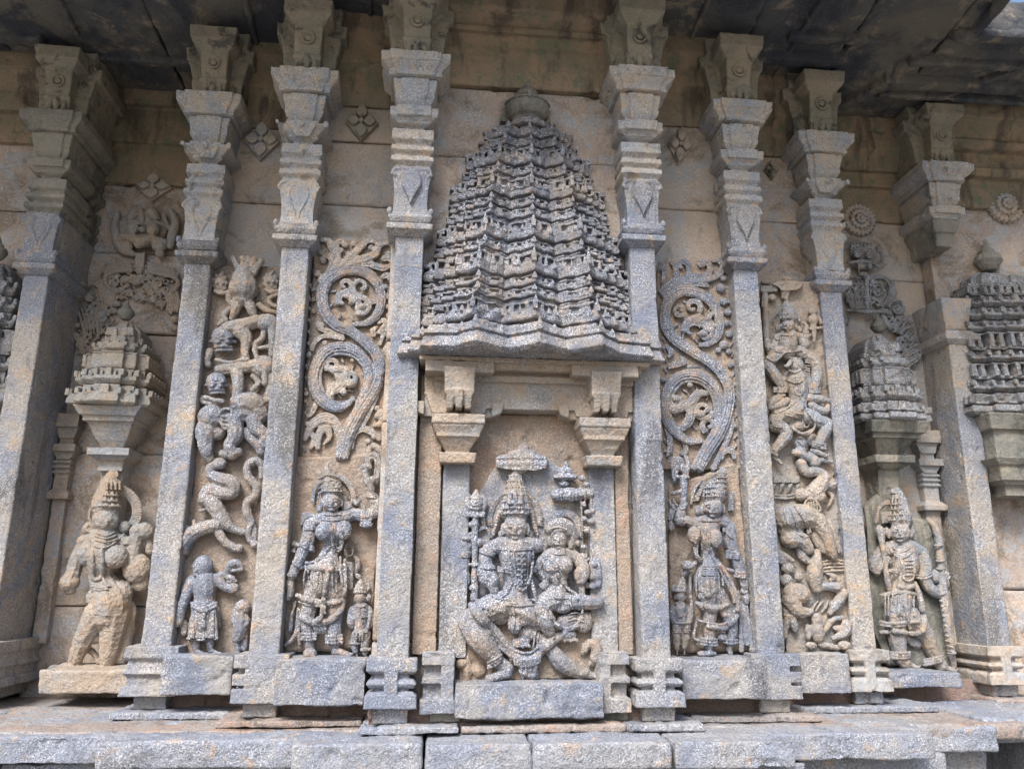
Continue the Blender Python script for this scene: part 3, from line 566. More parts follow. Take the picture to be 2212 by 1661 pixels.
# ================================================================ SIDE SHRINE TOWERS
def plan2(xc, w, f, yb):
    D = yb-f
    L = [(-1,0),(-1,.80),(-.72,.80),(-.72,.92),(-.36,.92),(-.36,1.0)]
    L = L+[(-a,b) for a,b in L[::-1]]
    return [(xc+a*w, yb-D*b) for a, b in L]
def tower2(xc, yf, yb, mat, label, courses, dome, pot, pend=None, smallpil=None, vox=.0028):
    t = empty('side_shrine', (xc,yf,courses[0][0]), label, 'shrine tower', 'small shrine towers beside the outer pilasters')
    w0 = courses[0][2]
    for k, (z0, z1, w, style) in enumerate(courses):
        s = Sh(); f = yf+(w0-w)*.85; H = z1-z0; P = lambda sc, o=0: plan2(xc, w*sc, f+o+(1-sc)*w, yb)
        if style == 'eave':
            s.prism(P(.92), z0, z0+H*.12, P(1)); s.prism(P(1), z0+H*.12, z0+H*.40, P(.98)); s.prism(P(.90), z0+H*.4, z0+H*.48); s.prism(P(.97), z0+H*.48, z0+H*.60, P(.94)); s.prism(P(.84), z0, z1+.004)
            ks = ((0,.020,.48),(.36,.009,.33),(.72,.010,.35),(.98,.010,.35),(.54,.007,.28))
        elif style == 'slab':
            s.prism(P(.88), z0+H*.08, z0+H*.30, P(1)); s.prism(P(1), z0+H*.30, z0+H*.46, P(.99)); s.prism(P(.94), z0+H*.46, z0+H*.52); s.prism(P(.80), z0, z1+.004); ks = ((0,.014,.42),(.36,.012,.36),(.72,.012,.36),(.96,.010,.32),(.54,.008,.3),(.18,.006,.26))
        else:
            s.prism(P(.78), z0-.002, z1+.004); s.prism(P(.97), z0+H*.88, z0+H*.97); ks = tuple((u,.0125,.78) for u in (.09,.27,.45,.63,.81,.96))
            s.prism(P(.95), z0, z0+H*.16)
        pl = P(1)
        for u, kw, kh in ks:
            for sx in ((-1,1) if u else (1,)):
                x = xc+sx*u*w*.97; y = yat(pl, x)+.004; zz = z0+H*(.52 if style != 'block' else .12)
                s.fr(x, yb, zz, zz+H*kh, kw, kw*.8, y, y+.006)
        # kutas along both flanks
        for sx in (-1,1):
            for v in np.arange(.12,.8,.13):
                yy = yb-(yb-f)*v; zz = z0+H*(.5 if style != 'block' else .12)
                s.box(xc+sx*w-.006-(.004 if sx>0 else 0), xc+sx*w+.006-(.0 if sx>0 else -.004), yy-.009, yy+.009, zz, zz+H*(.36 if style!='block' else .75))
        s.build('tower_course', mat, t, vox=vox, amp=.0013, freq=60, amp2=.0025, freq2=14)
    z0, z1, w = dome; f = yf+(w0-w)*.9
    s = Sh(); P = lambda sc: plan2(xc, w*sc, f+(1-sc)*w, yb)
    s.prism(P(1.12), z0, z0+.02, P(1.15)); s.prism(P(.95), z0+.015, z0+(z1-z0)*.6, P(.86)); s.prism(P(.86), z0+(z1-z0)*.6, z1, P(.45))
    for u in (-.5,.5): s.fr(xc+u*w*.9, yb, z0+.025, z0+(z1-z0)*.62, w*.34, w*.27, f-.006, f-.002)
    s.build('dome', mat, t, vox=vox, amp=.0015, amp2=.003)
    pz, pr = pot; s = Sh(); py = yf+(w0-pr)*.9+.01
    for a, b, ra, rb in ((-.3,0,.5,.75),(0,.45,.75,1.),(.45,.9,1.,.85),(.9,1.1,.85,.45),(1.1,1.3,.5,.55),(1.3,1.5,.55,.3),(1.5,2.3,.3,.06)): ring(s, xc, py, pz+a*pr, pz+b*pr, ra*pr, rb*pr)
    s.build('pot_finial', 'side', t, vox=.003, amp=.001)
    if pend:
        s = Sh()
        for z0, z1, wa, wb, pa, pb in pend: s.fr(xc, yb, z0, z1, wa, wb, pa, pb)
        s.build('hanging_capital', 'capital' if mat != 'tower_dark' else 'side', t, vox=.004, amp=.0013, amp2=.002)
    return t
c = [(.780,.868,.185,'eave'),(.872,.955,.165,'slab'),(.955,1.035,.142,'block'),(1.035,1.095,.118,'slab')]
tower2(-1.672, .645, .97, 'tower_tan', 'tan side shrine tower above the eroded female figure', c, (1.095,1.20,.082), (1.225,.040),
   [(.738,.782,.125,.15,.72,.70),(.715,.738,.115,.115,.74,.735),(.64,.715,.070,.10,.80,.76),(.60,.64,.05,.065,.83,.80),(.565,.60,.092,.092,.78,.78),(.545,.565,.06,.085,.82,.79),(.50,.545,.055,.055,.83,.83),(.05,.50,.048,.05,.87,.86)])
c = [(.775,.865,.180,'eave'),(.870,.955,.160,'slab'),(.955,1.045,.138,'block'),(1.045,1.105,.118,'slab')]
tower2(2.0, .50, .83, 'tower_dark', 'dark grey side shrine tower above the archer figure', c, (1.105,1.225,.088), (1.255,.040),
   [(.722,.776,.135,.15,.56,.53),(.70,.722,.12,.12,.58,.58),(.64,.70,.07,.10,.65,.60),(.622,.64,.066,.07,.66,.65),(.585,.622,.10,.10,.61,.61),(.56,.585,.05,.09,.66,.63),(.30,.56,.045,.055,.72,.68)])
# far right tower, cut by the picture edge
c = [(.815,.92,.34,'eave'),(.925,1.0,.295,'slab'),(1.0,1.08,.285,'block'),(1.08,1.15,.285,'slab'),(1.15,1.24,.275,'block'),(1.24,1.31,.27,'slab'),(1.31,1.38,.255,'slab'),(1.38,1.45,.24,'slab'),(1.45,1.50,.22,'block')]
tower2(2.70, .46, .75, 'tower_dark', 'dark many tiered shrine tower cut by the right edge of the view', c, (1.50,1.62,.18), (1.655,.07),
   [(.74,.815,.27,.29,.50,.48),(.60,.74,.25,.25,.52,.52),(.57,.60,.26,.29,.50,.48),(.50,.57,.24,.25,.52,.51),(.48,.50,.21,.23,.54,.53),(.43,.48,.20,.20,.56,.56)], vox=.0034)
c = [(.76,.90,.19,'eave'),(.90,.98,.18,'slab'),(.98,1.10,.175,'block'),(1.10,1.18,.165,'slab'),(1.18,1.26,.15,'slab'),(1.26,1.34,.135,'slab')]
tower2(-2.25, .56, .81, 'tower_dark', 'dark shrine tower peeking in at the left edge behind the first pilaster', c, (1.34,1.44,.09), (1.47,.045), None, vox=.0045)
# small half pilasters beside the side shrines
def small_pil(x0, x1, y, yb, label, mat):
    xc = (x0+x1)/2; h = (x1-x0)/2; t = empty('small_pilaster', (xc,y,-.4), label, 'small pilaster', 'small pilasters beside the side shrines')
    s = Sh()
    for a, b, wa, wb, p in ((.71,.775,1.0,1.0,.0),(.66,.71,.62,.9,.02),(.615,.66,.55,.6,.03),(.595,.63,1.0,1.0,.0),(.56,.595,.5,.9,.02)): s.fr(xc, yb, a, b, h*wa, h*wb, y-.05+p, y-.05+p)
    s.build('cap', mat, t, vox=.004, amp=.0012)
    s = Sh(); s.fr(xc,yb,.42,.565,h*.58,h*.62,y-.022,y-.022)
    for z in (.50,.525,.548): s.fr(xc,yb,z-.006,z+.006,h*.7,h*.7,y-.035,y-.035)
    s.fr(xc,yb,.375,.40,h*.9,h*.95,y-.045,y-.045); s.fr(xc,yb,.40,.42,h*.9,h*.6,y-.045,y-.03); s.build('vase_block', mat, t, vox=.004, amp=.0012)
    s = Sh(); s.fr(xc,yb,-.26,.38,h*.55,h*.55,y-.012,y-.012); s.build('shaft', 'tan' if mat != 'grey' else 'grey', t, vox=.005, amp=.0015, amp2=.003)
small_pil(-2.0+.03,-1.86, .93, .99, 'small worn half pilaster beside the eroded female figure', 'relief_tan')
small_pil(2.20,2.33, .79, .85, 'small pilaster between the archer niche and the last pilaster', 'grey')

# ================================================================ PEDESTAL BLOCKS
def blk(name, px0, py0, px1, py1, Yf, Yb, mat, label, cat='pedestal block', grp='pedestal blocks under the reliefs'):
    cy = (py0+py1)/2; x0 = at(px0, cy, Yf)[0]; x1 = at(px1, cy, Yf)[0]; cx = (px0+px1)/2; z1 = at(cx, py0, Yf)[2]; z0 = at(cx, py1, Yf)[2]
    s = Sh(); s.box(x0, x1, Yf, Yb, z0, z1)
    return tag(s.build(name, mat, None, vox=.006, amp=.0022, freq=40, amp2=.006, freq2=9, sm=3), label, cat, grp), x0, x1, z0, z1
blk('pedestal_block', 981,1476,1306,1553, -.06, .12, 'granite', 'blue grey pedestal block under the seated couple')
blk('pedestal_block', 592,1424,789,1526, .06, .30, 'granite', 'speckled pedestal block under the left female attendant')
blk('pedestal_block', 347,1416,502,1500, .27, .53, 'granite', 'pedestal block under the hunter relief')
blk('pedestal_block', 1474,1424,1650,1510, .06, .30, 'granite', 'pale speckled pedestal block under the right female attendant')
blk('pedestal_block', 1730,1412,1838,1497, .30, .53, 'granite_warm', 'cracked buff pedestal block under the rider relief')
blk('pedestal_block', 1922,1452,2078,1486, .50, .83, 'granite', 'thin pedestal slab under the archer')
blk('pedestal_block', 82,1448,304,1500, .62, .97, 'relief_tan', 'low rounded tan pedestal under the eroded female figure')
# ================================================================ RELIEF CARVING TOOLS
def crv(P, n=5):
    P = [np.array(p, float) for p in P]
    if len(P) < 3: return [tuple(p) for p in P]
    out = []
    for i in range(len(P)-1):
        a = P[max(i-1,0)]; b = P[i]; c = P[i+1]; d = P[min(i+2,len(P)-1)]
        for j in range(n):
            t = j/n; out.append(tuple(.5*((2*b)+(c-a)*t+(2*a-5*b+4*c-d)*t*t+(3*b-a-3*c+d)*t**3)))
    out.append(tuple(P[-1])); return out
class Rel:
    def __init__(s, x0, y0, sc, Y, parent=None):      # crop origin (photo pixels), crop scale, depth of the ground
        s.k = .8642/sc; s.ox = x0*.8642; s.oy = y0*.8642; s.Y = Y; s.m = s.k*(3+Y)/CF; s.t = parent; s.bvh = None; s.lift = 5; s.ds = 1; s.rs = 1
    def snap(s, o):          # following strokes lie on the surface of o wherever it is close
        s.bvh = None
        if o is not None:
            from mathutils.bvhtree import BVHTree
            s.bvh = BVHTree.FromPolygons([v.co for v in o.data.vertices], [p.vertices for p in o.data.polygons])
    def p(s, x, y, d=0):
        q = at(s.ox+x*s.k, s.oy+y*s.k, s.Y-d*s.m)
        if s.bvh:
            h = s.bvh.ray_cast(Vector((q[0], -2, q[2])), Vector((0,1,0)))[0]
            if h and abs(h[1]-q[1]) < 75*s.m: q = at(s.ox+x*s.k, s.oy+y*s.k, h[1]-s.lift*s.m)
        return q
    def T(s, sh, pts, r, smooth=True, n=9):
        P = [(q[0], q[1], q[2] if len(q) > 2 else 0) for q in pts]
        K = len(P); rs = [r]*K if not hasattr(r, '__len__') else list(r)
        Q = crv([(*a, b) for a, b in zip(P, rs)]) if smooth else [(*a, b) for a, b in zip(P, rs)]
        sh.tube([s.p(q[0],q[1],q[2]*s.ds) for q in Q], [max(q[3],.5)*s.m*s.rs for q in Q], n=n)
    def B(s, sh, x, y, rx, ry, d=0, rd=None):
        sh.ball(s.p(x,y,d*s.ds), (rx*s.m*s.rs, (rd or min(rx,ry))*s.m*s.rs, ry*s.m*s.rs))
    def beads(s, sh, pts, r, step=None, rope=True):
        Q = crv([(q[0],q[1],q[2] if len(q) > 2 else 0) for q in pts], 6); step = step or r*1.9; acc = 0; last = np.array(Q[0]); s.B(sh, *Q[0][:2], r, r, Q[0][2])
        for a, b in zip(Q, Q[1:]):
            a = np.array(a); b = np.array(b); L = np.linalg.norm(b-a)
            while acc+L >= step and L > 1e-6:
                a = a+(b-a)*((step-acc)/L); L = np.linalg.norm(b-a); acc = 0; s.B(sh, a[0], a[1], r, r, a[2])
            acc += L
        if rope: s.T(sh, [(q[0],q[1],q[2]-r*.5) for q in Q], r*.75, smooth=False, n=6)
    def F(s, sh, pts, d0, d1, sc=.96):
        cx = sum(q[0] for q in pts)/len(pts); cy = sum(q[1] for q in pts)/len(pts); n = len(pts)
        sh.add([s.p(cx+(x-cx)*sc, cy+(y-cy)*sc, d0) for x,y in pts]+[s.p(x,y,d1) for x,y in pts],
               [tuple(range(n)), tuple(range(n,2*n))[::-1]]+[(i,n+i,n+(i+1)%n,(i+1)%n) for i in range(n)])
    def face(s, sh, x, y, rx, ry, d, worn=0):
        s.B(sh, x, y, rx, ry, d, rx*.85); s.B(sh, x, y-ry*.25, rx*.95, ry*.75, d-rx*.1, rx*.85); f = d+rx*.78
        s.T(sh, [(x,y-ry*.15,f-rx*.02),(x,y+ry*.12,f+rx*.12),(x,y+ry*.2,f+rx*.06)], [rx*.07,rx*.13,rx*.15], False)
        for q in (-1,1):
            s.B(sh, x+q*rx*.42, y-ry*.05, rx*.2, ry*.09, f-rx*.04, rx*.12)
            s.T(sh, [(x+q*rx*.12,y-ry*.22,f-.02*rx),(x+q*rx*.4,y-ry*.32,f-rx*.05),(x+q*rx*.72,y-ry*.2,f-rx*.28)], rx*.06)
            s.B(sh, x+q*rx*.40, y+ry*.32, rx*.26, ry*.2, f-rx*.26, rx*.2)
            s.T(sh, [(x+q*rx*1.0,y-ry*.2,d-rx*.1),(x+q*rx*1.08,y+ry*.15,d-rx*.1),(x+q*rx*1.05,y+ry*.5,d-rx*.1)], [rx*.14,rx*.16,rx*.12])
        s.T(sh, [(x-rx*.3,y+ry*.45,f-rx*.12),(x,y+ry*.47,f-rx*.02),(x+rx*.3,y+ry*.45,f-rx*.12)], rx*.09)
        s.B(sh, x, y+ry*.78, rx*.3, ry*.16, f-rx*.28, rx*.2)
    def crown(s, sh, x, rows, d):        # rows: (y, half width) from brow to tip
        s.T(sh, [(x if not isinstance(x,(list,tuple)) else x[i], y, d) for i,(y,w_) in enumerate(rows)], [w_*.93 for _,w_ in rows], False, 12)
        for i,(y,w_) in enumerate(rows[:-1]):
            xx = x if not isinstance(x,(list,tuple)) else x[i]; n = max(3, int(w_*2/15)); 
            for k in range(n+1):
                a = -1.25+2.5*k/n; s.B(sh, xx+w_*math.sin(a)*1.02, y-w_*.10*math.cos(a), 6.5 if i else 8, 8, d+w_*math.cos(a)*.98)
            if i < len(rows)-2:
                y2, w2 = rows[i+1]; ym = (y+y2)/2; wm = (w_+w2)/2
                for a in (-1.0,-.5,0,.5,1.0): s.B(sh, xx+wm*math.sin(a), ym, max(5,wm*.12), abs(y-y2)*.33, d+wm*math.cos(a)*.96, 6)
    def halo(s, sh, x, y, rx, ry, d, a0=-1.6, a1=1.6, n=22, r=9):
        P = [(x+rx*math.sin(a), y-ry*math.cos(a)) for a in np.linspace(a0,a1,n)]
        s.T(sh, [(q[0],q[1],d) for q in P], r*.9, False, 7)
        for q in P:
            ux, uy = (q[0]-x)/rx, (q[1]-y)/ry
            s.T(sh, [(q[0]-ux*r*.6,q[1]-uy*r*.6,d+r*.6),(q[0]+ux*r*1.9,q[1]+uy*r*1.9,d+r*.3)], [r*.5,r*.42], False, 6)
    def hand(s, sh, x, y, dx, dy, d, sz):
        L = math.hypot(dx,dy); dx/=L; dy/=L; nx, ny = -dy, dx
        s.B(sh, x, y, sz*.55, sz*.6, d, sz*.35)
        for i, l in enumerate((.85,1.,1.05,.9)):
            o = (i-1.5)*.28*sz; s.T(sh, [(x+nx*o+dx*sz*.35,y+ny*o+dy*sz*.35,d+sz*.1),(x+nx*o*1.1+dx*sz*(.35+.35*l),y+ny*o*1.1+dy*sz*(.35+.35*l),d+sz*.28),(x+nx*o*1.1+dx*sz*(.35+.62*l),y+ny*o*1.1+dy*sz*(.35+.62*l),d+sz*.1)], [sz*.15,sz*.14,sz*.11], False, 6)
        s.T(sh, [(x+nx*sz*.4,y+ny*sz*.4,d),(x+nx*sz*.75+dx*sz*.2,y+ny*sz*.75+dy*sz*.2,d+sz*.1),(x+nx*sz*.8+dx*sz*.5,y+ny*sz*.8+dy*sz*.5,d+sz*.05)], [sz*.17,sz*.15,sz*.12], False, 6)
    def foot(s, sh, x, y, dx, dy, d, sz):
        L = math.hypot(dx,dy); dx/=L; dy/=L
        s.T(sh, [(x,y,d),(x+dx*sz*.8,y+dy*sz*.8+sz*.08,d+sz*.1),(x+dx*sz*1.5,y+dy*sz*1.5+sz*.18,d+sz*.15)], [sz*.42,sz*.36,sz*.30])
        for i in range(5):
            o = (i-2)*.15*sz; s.B(sh, x+dx*sz*(1.85-.06*i)-dy*o, y+dy*sz*(1.85-.06*i)+sz*.22+dx*o, sz*.11+(i==0)*sz*.04, sz*.1, d+sz*.25-abs(i-1)*sz*.06)
    def band(s, sh, x0, y0, x1, y1, r, d, bow=0, n=2, gap=10, bead=False):
        for i in range(n):
            P = [(x0,y0+i*gap,d-bow*.8),((x0+x1)/2,(y0+y1)/2+bow*.25+i*gap,d+bow*.4),(x1,y1+i*gap,d-bow*.8)]
            (s.beads if bead else s.T)(sh, P, r)
    def out(s, sh, name, mat='relief', parent=None, vox=None, amp=.0014, **kw):
        return sh.build(name, mat, parent or s.t, vox=vox or (.0022 if s.bvh else .0027), amp=amp, freq=75, amp2=kw.get('amp2',.0012), freq2=22)
def relief(name, px, py, Y, label, cat, group=None): return empty(name, at(px, py, Y), label, cat, group)
# ================================================================ SEATED COUPLE (centre)
t = relief('seated_couple_carving', 1143,1470,.0, 'carved crowned man seated with a woman on his thigh, in the central niche', 'relief carving')
r = Rel(1120,1080,2.5955,.085,t); T,B,F = r.T, r.B, r.F
s = Sh()   # man's body
T(s, [(438,735,55),(438,800,70),(436,880,62),(432,960,55),(432,1040,52),(432,1110,50)], [88,108,92,76,86,100])
T(s, [(262,765,40),(340,735,55),(440,728,58),(540,735,55),(620,745,30)], [44,56,58,54,34])
T(s, [(437,660,70),(437,730,70)], [46,52], False)
r.face(s, 436,618,78,86,92)
T(s, [(262,765,48),(240,830,70),(262,900,88)], [46,44,36]); B(s, 255,925,62,78,95,48); B(s, 290,960,40,60,105,40); B(s, 225,905,40,50,100,36); T(s,[(280,980,100),(300,1030,95),(290,1050,90)],[36,30,20])
T(s, [(215,735,20),(170,700,22),(120,760,24),(105,870,24),(120,970,20)], [34,34,34,36,30]); r.hand(s,155,690,-.3,-1,48,42)
T(s, [(570,745,30),(600,700,28),(640,740,22)], [36,30,24])
T(s, [(590,900,20),(640,960,30),(625,1000,60)], [40,34,26]); r.hand(s,628,985,-.3,1,62,40)
# legs
T(s, [(380,1110,55),(260,1150,80),(140,1225,92)], [92,84,70]); T(s, [(128,1235,92),(200,1330,100),(280,1430,80),(330,1490,60)], [66,80,62,44])
T(s, [(330,1490,60),(385,1530,58)], [42,44], False); r.foot(s, 385,1560,-1,.22,62,80)
T(s, [(440,1130,60),(520,1170,85),(590,1210,80)], [90,70,60]); B(s, 432,1245,44,62,98,40); B(s, 500,1200,60,56,90,40)
T(s, [(590,1330,50),(665,1405,62),(735,1490,72),(830,1545,56),(900,1560,40)], [40,46,58,46,30]); r.foot(s, 880,1565,1,.12,36,62)
B(s, 470,1360,60,36,60,40); 
for i in range(6): B(s, 430+i*19,1382+(i%2)*6,11,15,86)
B(s, 520,1300,70,50,50,40); B(s, 330,1180,90,70,60,50)
man = r.out(s, 'man_figure')
s = Sh()   # crown
r.crown(s, 437, [(535,92),(500,100),(455,92),(405,80),(360,66),(320,54),(285,40),(262,22)], 62); B(s,437,262,24,22,70)
for x in (400,437,474): F(s, [(x-14,470),(x-12,400),(x,385),(x+12,400),(x+14,470)], 165, 90)
for q in (-1,1): T(s, [(437+q*105,520,50),(437+q*120,590,48),(437+q*135,640,46),(437+q*150,680,40)], [18,16,14,10]); 
for q in (-1,1):
    for k in range(8): B(s, 437+q*(106+k*5.5), 525+k*20, 10, 8, 66)
B(s,345,665,20,26,60); B(s,528,665,20,26,60)
r.out(s, 'crown', parent=man)
s = Sh(); r.halo(s, 430,570,168,190,18,-1.75,1.75,40,11); T(s, [(430+150*math.sin(a),570-172*math.cos(a),10) for a in np.linspace(-1.8,1.8,20)], 14, False); r.out(s,'halo',parent=man)
s = Sh(); r.snap(man)   # jewellery
r.band(s, 360,712,515,712, 7, 128, 30, 3, 15, True); r.band(s, 330,745,545,745, 7,140,30,2,14,True)
r.beads(s, [(395,745,150),(400,850,158),(425,960,148),(475,1025,136),(520,985,140),(545,880,146),(548,760,138)], 11)
r.beads(s, [(425,770,158),(432,860,165),(445,960,155),(478,995,145),(510,960,150),(520,860,158),(522,780,150)], 7)
for i in range(6): T(s, [(455,790+i*34,170),(500,790+i*34,168)], 9, False); B(s,478,806+i*34,8,8,176)
r.band(s, 325,872,405,884,7,138,8,3,14); r.band(s,540,880,575,872,7,120,8,3,14); r.band(s,208,760,300,790,8,88,20,2,14); r.band(s,215,862,300,872,8,105,20,2,13)
r.beads(s, [(410,985,140),(385,1040,138),(330,1078,135),(290,1060,125)], 10); r.beads(s,[(545,960,130),(560,1040,128),(575,1110,125)],10)
r.band(s, 350,1085,560,1085,8,138,30,3,17,True)
r.band(s, 262,1490,350,1440,10,112,20,3,20,True); r.band(s,85,780,145,780,9,45,8,3,13)
r.out(s, 'jewellery', parent=man)
s = Sh()   # garment
T(s, [(150,1120,70),(200,1190,120),(300,1290,95),(380,1390,80),(450,1455,76),(540,1465,76),(620,1400,76),(700,1345,80),(760,1300,84)], [22,34,34,36,38,38,32,28,22])
r.beads(s, [(215,1150,150),(290,1270,130),(360,1370,115),(440,1420,112),(530,1430,112),(600,1380,108),(690,1330,110)], 8); r.beads(s, [(200,1200,140),(270,1300,120),(340,1400,105),(430,1470,104),(530,1490,102),(620,1420,100)], 8)
for i in range(14): a = i/13; T(s, [(400+a*200,1450+30*math.sin(a*3.1),110),(405+a*190,1492+30*math.sin(a*3.1),96)], 7, False, 6)
for q in range(3): r.beads(s, [(230+q*26,1110+q*8,150),(268+q*22,1190-q*10,150),(320+q*14,1150,150),(345+q*8,1100,145)], 7)
for q in range(4): T(s, [(180-q*3,1085+q*15,85),(290,1100+q*16,140),(370,1130+q*14,138)], 7)
for x in (400,425,560,585): r.beads(s, [(x,1140,140),(x+6,1210,140),(x-4,1280,120)], 7)
for x in (572,596): r.beads(s, [(x,1270,105),(x-10,1330,100),(x-20,1400,95)], 7)
for x in (480,510,540,570): T(s, [(x,1500,85),(x-4,1545,70),(x+6,1590,50)], [14,16,12])
B(s,545,1580,30,24,60); B(s,500,1560,26,22,60)
r.out(s, 'draped_garment', parent=man); r.snap(None)
s = Sh()   # trident staff
T(s, [(172,1080,50),(172,900,62),(174,700,66),(176,560,66)], [24,20,20,22]); r.band(s,140,860,205,860,12,78,10,1); B(s,165,1010,32,22,60); B(s,168,1070,26,40,50)
F(s, [(105,520),(248,520),(240,552),(112,552)], 92, 20); T(s, [(120,560,40),(110,620,40),(95,600,30)],[16,14,8]); T(s,[(225,560,40),(232,610,40),(220,590,30)],[14,12,8])
T(s, [(180,510,60),(182,450,60),(180,385,50)], [34,46,14]); T(s,[(135,505,55),(122,450,55),(140,405,50)],[18,20,8]); T(s,[(225,505,55),(238,450,55),(222,405,50)],[18,20,8])
for k in range(4): T(s,[(140,425+k*22,72),(180,432+k*22,104),(222,425+k*22,72)],6)
B(s,165,600,36,26,66); B(s,125,690,40,18,60); B(s,205,715,20,26,66); T(s,[(200,640,40),(235,620,40),(262,640,36),(270,680,34)],[12,12,12,10])
r.out(s, 'trident_staff', parent=man)
s = Sh()   # umbrella
F(s, [(305,175),(330,150),(420,138),(560,138),(630,155),(650,180),(640,235),(560,252),(400,245),(310,230)], 100, 0, .98); B(s,490,145,110,42,40,46); B(s,488,110,46,34,40,34); B(s,486,84,14,20,40)
for i in range(19): B(s, 318+i*17.5, 170-6*math.sin(i/18*3.14), 8, 9, 100); F(s,[(312+i*17.5,190),(325+i*17.5,190),(322+i*17.5,215),(315+i*17.5,215)],106,90)
T(s, [(490,240,55),(455,262,60),(437,285,62)], [26,24,22]); r.out(s, 'stone_umbrella', parent=t)
# woman
s = Sh()
T(s, [(722,790,62),(728,860,70),(724,930,58),(715,1000,55),(700,1050,60)], [64,72,56,58,72]); B(s,668,868,50,52,120,42); B(s,762,862,48,52,116,42)
T(s, [(610,830,45),(660,795,58),(730,782,60),(800,795,56),(850,830,60)], [34,42,44,42,36]); T(s, [(722,745,62),(722,790,62)], [36,40], False)
r.face(s, 718,695,58,70,84); T(s, [(608,835,45),(588,880,30),(590,920,20)], [36,34,28])
T(s, [(690,930,110),(700,975,105)], [30,22], False); B(s,672,920,34,46,108,28)
T(s, [(852,830,62),(880,900,84),(862,965,96)], [40,44,32]); B(s,850,925,36,50,100,30); r.hand(s,872,830,.2,-1,84,46); T(s,[(855,960,92),(870,1030,80),(862,1080,78)],[22,20,18])
T(s, [(700,1080,80),(630,1110,98),(600,1160,102)], [70,62,56]); T(s, [(600,1160,100),(628,1230,98),(665,1300,80)], [62,56,36]); B(s,745,1130,60,44,88,40)
T(s, [(760,1095,84),(880,1105,92),(975,1105,84)], [50,48,42]); B(s,880,1230,60,70,60,50); B(s,790,1230,90,56,58,46); B(s, 690,1330,60,36,60,36); B(s,770,1315,66,34,66,34)
for i in range(6): B(s,738+i*20,1345+(i%2)*6,11,16,84)
wom = r.out(s, 'woman_figure')
s = Sh()   # her hair and fan halo
T(s, [(655,640,70),(690,600,84),(745,592,88),(800,625,80),(825,680,66)], [24,34,38,34,26]); B(s,755,640,74,52,60,60)
for k in range(9): B(s, 655+k*14, 632-18*math.sin(k/8*3.1), 9, 9, 138)
T(s,[(800,660,70),(810,720,66),(800,780,60)],[26,24,16]); B(s,795,730,20,30,84)
r.halo(s, 752,640,108,118,24,-1.5,1.9,34,11); T(s,[(752+90*math.sin(a),640-100*math.cos(a),20) for a in np.linspace(-1.5,1.9,16)],14,False)
r.out(s, 'braided_hair', parent=wom)
s = Sh(); r.snap(wom)
r.band(s, 690,765,760,765,6,108,18,3,12,True); r.beads(s,[(650,820,120),(700,860,150),(715,930,130),(760,1000,118),(830,1050,118),(862,1090,140)],9)
r.beads(s,[(660,1165,150),(690,1230,140),(760,1270,130),(840,1240,135),(872,1160,150),(862,1080,140)],10,12); T(s,[(665,1175,140),(700,1245,128),(765,1282,118),(845,1252,122)],14)
r.band(s, 690,1045,790,1045,7,126,20,3,14,True); r.band(s,790,1075,800,1140,8,136,0,1); r.band(s,835,1075,835,1140,8,140,0,1); T(s,[(800,1065,135),(808,1145,132)],9); T(s,[(845,1065,138),(850,1150,134)],9)
for y in (1185,1205,1225): T(s,[(780,y,108),(830,y-14,112),(880,y+6,108)],6)
for i in range(4): T(s,[(915+i*12,1170,60),(935+i*12,1230,50),(960+i*8,1280,30)],[8,10,8])
r.out(s, 'sash_and_jewellery', parent=wom); r.snap(None)
s = Sh()   # small umbrella, roll and column of scrolls at right
B(s,760,290,86,26,40,50); B(s,760,255,56,36,40,40); B(s,764,215,22,28,40); 
for i in range(10): B(s,690+i*15,292,7,9,86)
B(s,750,335,34,20,50); T(s,[(700,408,50),(790,405,55),(920,400,50)],[40,46,34],False)
for x in (715,735,790,812,835,890): T(s,[(x,368,82),(x,405,100),(x,442,82)],6)
for q,(x,y) in enumerate(((870,300),(895,340),(880,470),(905,520),(935,510),(890,560),(930,580),(900,640),(940,640),(880,745),(840,720),(950,860),(930,900),(960,930),(975,990),(940,1000),(900,990),(960,870),(930,940))): B(s,x,y,26-(q%3)*4,24-(q%2)*5,50+(q%4)*12)
r.beads(s,[(860,350,60),(862,450,60),(868,540,60),(872,640,50)],9); r.beads(s,[(900,330,60),(925,420,60),(930,520,60),(920,640,50)],8); T(s,[(885,620,45),(950,630,45)],12,False)
for k in range(5): T(s,[(918+k*14,830,70),(930+k*14,920,80),(926+k*16,1010,60)],[8,9,6])
T(s,[(930,960,60),(955,900,66),(975,960,60)],[14,16,12])
r.out(s, 'scroll_column', parent=t)
s = Sh()   # small worn animal by her foot
T(s,[(905,1380,40),(940,1370,56),(965,1410,60),(950,1470,58),(965,1500,40)],[30,28,36,30,20]); B(s,975,1345,22,18,46); B(s,890,1410,20,24,50); B(s,930,1500,24,20,50); T(s,[(880,1380,40),(875,1430,40)],16,False); B(s,990,1400,18,22,50); B(s,910,1350,14,14,46)
r.out(s, 'worn_animal', mat='relief', parent=t)
s = Sh()   # rough seat stone behind
F(s, [(80,1180),(200,1130),(420,1200),(700,1180),(960,1180),(1000,1300),(1010,1600),(60,1620),(60,1300)], 26, -15); B(s,90,1500,40,30,40); T(s,[(120,1440,20),(125,1540,30),(120,1610,20)],[20,30,26]); B(s,200,1540,50,46,20)
r.out(s, 'seat_rock', mat='panel', parent=t, vox=.0035, amp2=.003)
